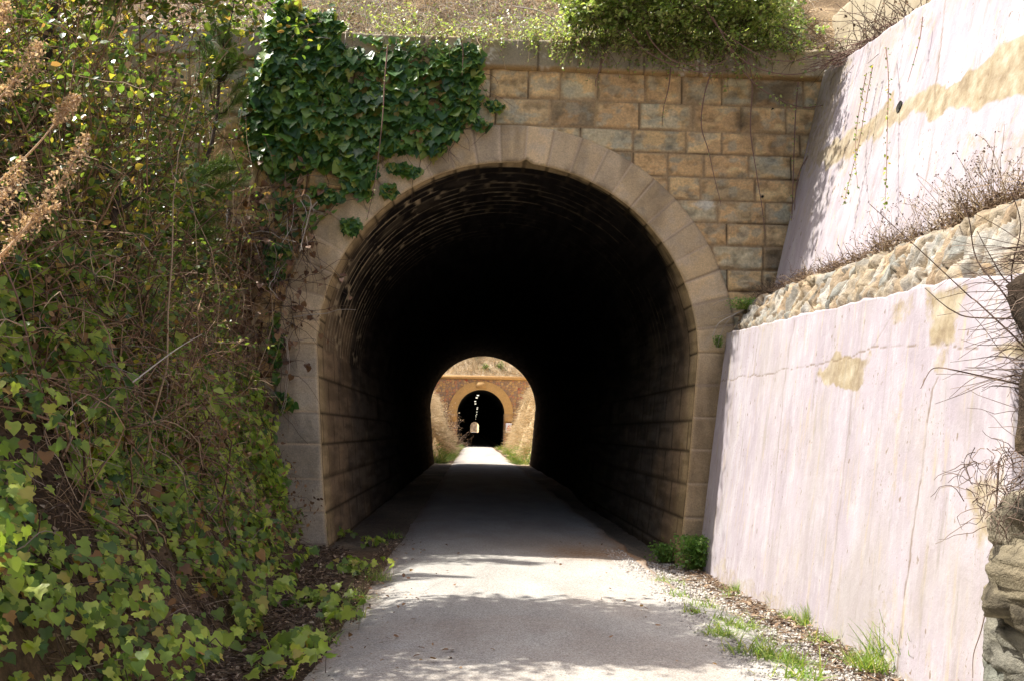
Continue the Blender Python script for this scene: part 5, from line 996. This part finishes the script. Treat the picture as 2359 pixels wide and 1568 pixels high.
# ivy sprigs along the left path edge
for lab, x, y, n, s in (('ivy sprig with large pale leaves at the left path edge', 770, 1435, 26, .12), ('ivy sprig creeping onto the lower left corner of the path', 690, 1500, 40, .11), ('ivy sprig at the foot of the left jamb', 760, 1240, 60, .09), ('small ivy sprig in the litter below the left jamb', 800, 1310, 36, .08),
                        ('bright ivy sprig where the sunlit path meets the litter', 840, 1320, 30, .09), ('ivy sprig in the shade just inside the left jamb', 860, 1255, 30, .08), ('ivy sprig at the bottom edge left of the path', 640, 1545, 30, .1), ('ivy sprig in brown litter midway along the left toe', 730, 1390, 40, .1), ('lowest ivy sprig on the slope under the left jamb', 700, 1190, 90, .09)):
    p = onZ(x, y, .0); u0 = bankL0(p[1])-p[0]
    if u0 > 0:
        tq = np.linspace(2, 14, 600); rr_ = ray(x, y); pth = CAM+rr_*tq[:, None]; hit = np.argmax(pth[:, 2] < H(pth[:, 0], pth[:, 1])); p = pth[hit]
    e = empty('ivy_sprig', (p[0], p[1], float(H(p[0], p[1]))), lab, 'ivy', 'ivy sprigs along the left edge of the path')
    sp = .10 if n < 50 else .17; qx = p[0]+rng.normal(0, sp, n); qy = p[1]+rng.normal(0, sp*1.3, n); q = st(qx, qy, np.maximum(H(qx, qy), np.where(np.abs(qx) < 1.5, .03, -9))+rng.uniform(.03, .14, n))
    s4 = np.linspace(0, 1, 4)[None, :, None]; g = q.copy(); g[:, 2] -= .1; V, F = tubes(g[:, None]*(1-s4)+q[:, None]*s4, np.linspace(.003, .002, 4)); build('stems', V, F, M['twig'], e)
    V, F = leafmesh(IVY, q, np.array([.1, -.5, .8])+rvec(n, .4), rvec(n)+np.array([.3, -.4, -.2]), rng.uniform(.5, 1.1, n)*s); build('leaves', V, F, M['ivy_bank'], e)
for lab, x, y, s in (('large dark brown dead leaf on the lower left bank', 395, 1475, .17), ('large greyish dead leaf near the bottom left edge', 345, 1520, .19), ('tan dead leaf hanging by the bare patch on the left bank', 660, 1270, .12)):
    tq = np.linspace(2, 14, 900); pth = CAM+ray(x, y)*tq[:, None]; hit = np.argmax(pth[:, 2] < H(pth[:, 0], pth[:, 1])+.3); p = pth[hit]
    V, F = leafmesh(IVY, p[None], np.array([[.2, -1, .6]]), np.array([[.4, 0, -1.]]), np.array([s])); build('dead_leaf', V, F, M['deadleaf'], loc=p, label=lab, cat='dead leaf', group='fallen dead leaves')

# --- the sunlit cutting between the tunnels
def strands(n, side, u1, yr, L, mat, name, label, r=.017, g=1.1, u0=0.):
    Y = rng.uniform(*yr, n); nc = n//70; cy_ = rng.uniform(*yr, nc); cu_ = rng.uniform(u0, u1, nc); ic = rng.integers(0, nc, n); Y = np.clip(cy_[ic]+rng.normal(0, .28, n), yr[0], yr[1]); u = cu_[ic]+rng.normal(0, .16, n); L = L*rng.uniform(.5, 1.5, nc)[ic]; X = np.where(side < 0, bankL0(Y)-u, bankR0(Y)+u); b = st(X, Y, H(X, Y)-.03)
    P = grow(b, np.array([-.45*side, -.3, .9])+rvec(n, .35), rng.uniform(.4, 1.1, n)*L, 5, g, .12); V, F = tubes(P, np.linspace(r, r*.35, 5)); build(name, V, F, M[mat], loc=(side*3., 60, .3), label=label, cat='grass', kind='stuff')
strands(7000, -1, 3.2, (33.5, 77), .85, 'palestraw', 'dry_grass', 'pale dry grass on the left bank between the two tunnels')
strands(7000, 1, 3.2, (33.5, 76.5), .85, 'palestraw', 'dry_grass', 'bright pale dry grass on the right bank between the two tunnels')
strands(4200, -1, .15, (32.6, 80), .42, 'grass', 'green_grass', 'green grass at the left path edge between the two tunnels', .014, .8, -.55)
strands(4200, 1, .2, (32.6, 80), .42, 'grass', 'green_grass', 'green grass at the right path edge between the two tunnels', .014, .8, -.6)
n = 9000; X = rng.uniform(-7, 7, n); Y = 84.6+rng.uniform(0, 6, n); b = st(X, Y, hill2(X, Y)-.02); P = grow(b, np.array([0, -.3, .9])+rvec(n, .4), rng.uniform(.3, 1.1, n), 5, 1., .15); V, F = tubes(P, np.linspace(.014, .004, 5)); build('dry_grass', V, F, M['palestraw'], loc=(0, 86, 9), label='pale dry grass on the slope above the distant tunnel', cat='dry grass', kind='stuff')
def farbush(label, c, n, r, mat, sz, cat='shrub'):
    e = empty('far_shrub', c, label, cat, 'shrubs in the cutting between the tunnels'); m = 60; P = grow(np.array(c)+rvec(m, r*.15), rvec(m)+np.array([0, 0, 1.]), rng.uniform(.5, 1.3, m)*r*1.6, 6, .4, .25); V, F = tubes(P, np.linspace(.02, .006, 6)); build('stems', V, F, M['twig'], e)
    i = rng.integers(0, m, n); q = along(P[i], rng.uniform(.3, 1, n))+rvec(n, r*.12); V, F = leafmesh(OVAL, q, rvec(n)+np.array([0, -.3, .7]), rvec(n), rng.uniform(*sz, n)); build('leaves', V, F, M[mat], e)
p = onY(1092, 835, 88); farbush('olive green bush on the slope above the distant tunnel', (p[0], 88, float(hill2(p[0], 88.))), 700, 1.0, 'shrub', (.1, .22))
p = onY(1117, 858, 86); farbush('small green shrub just above the distant coping', (p[0], 85.6, float(hill2(p[0], 85.6))), 240, .45, 'herb', (.08, .16))
p = onY(1152, 855, 86); farbush('second small green shrub above the distant coping, to the right', (p[0], 85.6, float(hill2(p[0], 85.6))), 200, .4, 'herb', (.08, .16))
p = onY(1058, 985, 78); farbush('dark twiggy shrub beside the left jamb of the distant tunnel', (p[0]-.2, 78, float(H(p[0]-.2, 78))), 420, 1.1, 'deadleaf', (.05, .12))
p = onY(1047, 940, 80); farbush('pale dry shrub leaning on the left side of the distant tunnel', (p[0]-.6, 80, float(H(p[0]-.6, 80))), 500, 1.2, 'plume', (.05, .12))
p = onY(1022, 880, 70); farbush('bleached twiggy shrub high on the left bank between the tunnels', (p[0]-.3, 70, float(H(p[0]-.3, 70))), 260, 1.2, 'palestraw', (.06, .16))

# ------------------------------------------------------------------ camera, light
cam = bpy.data.cameras.new('camera'); co = bpy.data.objects.new('camera', cam); COL.objects.link(co)
cam.sensor_width = 36.; cam.sensor_fit = 'HORIZONTAL'; cam.lens = 36.*FPX/2358.; cam.clip_start = .05; cam.clip_end = 3000
import mathutils
Mx = mathutils.Matrix(((CR[0], CU[0], -CF[0], CAM[0]), (CR[1], CU[1], -CF[1], CAM[1]), (CR[2], CU[2], -CF[2], CAM[2]), (0, 0, 0, 1)))
co.matrix_world = Mx; SC.camera = co
S = np.array([-.52, .085, .85]); S /= np.linalg.norm(S)
sun = bpy.data.lights.new('sun', 'SUN'); sun.energy = 3.1; sun.angle = math.radians(.5); sun.color = (1., .955, .88)
so_ = bpy.data.objects.new('sun', sun); COL.objects.link(so_); so_.rotation_euler = mathutils.Vector(S).to_track_quat('Z', 'Y').to_euler(); so_.location = (-20, 0, 30)
W = bpy.data.worlds.new('World'); SC.world = W; W.use_nodes = True; nt = W.node_tree; nt.nodes.clear()
sk = nt.nodes.new('ShaderNodeTexSky'); sk.sky_type = 'NISHITA'; sk.sun_disc = False
sk.sun_elevation = math.asin(S[2]); sk.sun_rotation = math.atan2(S[0], S[1]); sk.air_density = .6; sk.dust_density = 4.
bg = nt.nodes.new('ShaderNodeBackground'); bg.inputs[1].default_value = .105; wo = nt.nodes.new('ShaderNodeOutputWorld')
nt.links.new(sk.outputs[0], bg.inputs[0]); nt.links.new(bg.outputs[0], wo.inputs[0])
SC.view_settings.view_transform = 'Standard'; SC.view_settings.look = 'None'; SC.view_settings.exposure = 1.63; SC.view_settings.gamma = 1.
SC.cycles.max_bounces = 8; SC.cycles.diffuse_bounces = 5
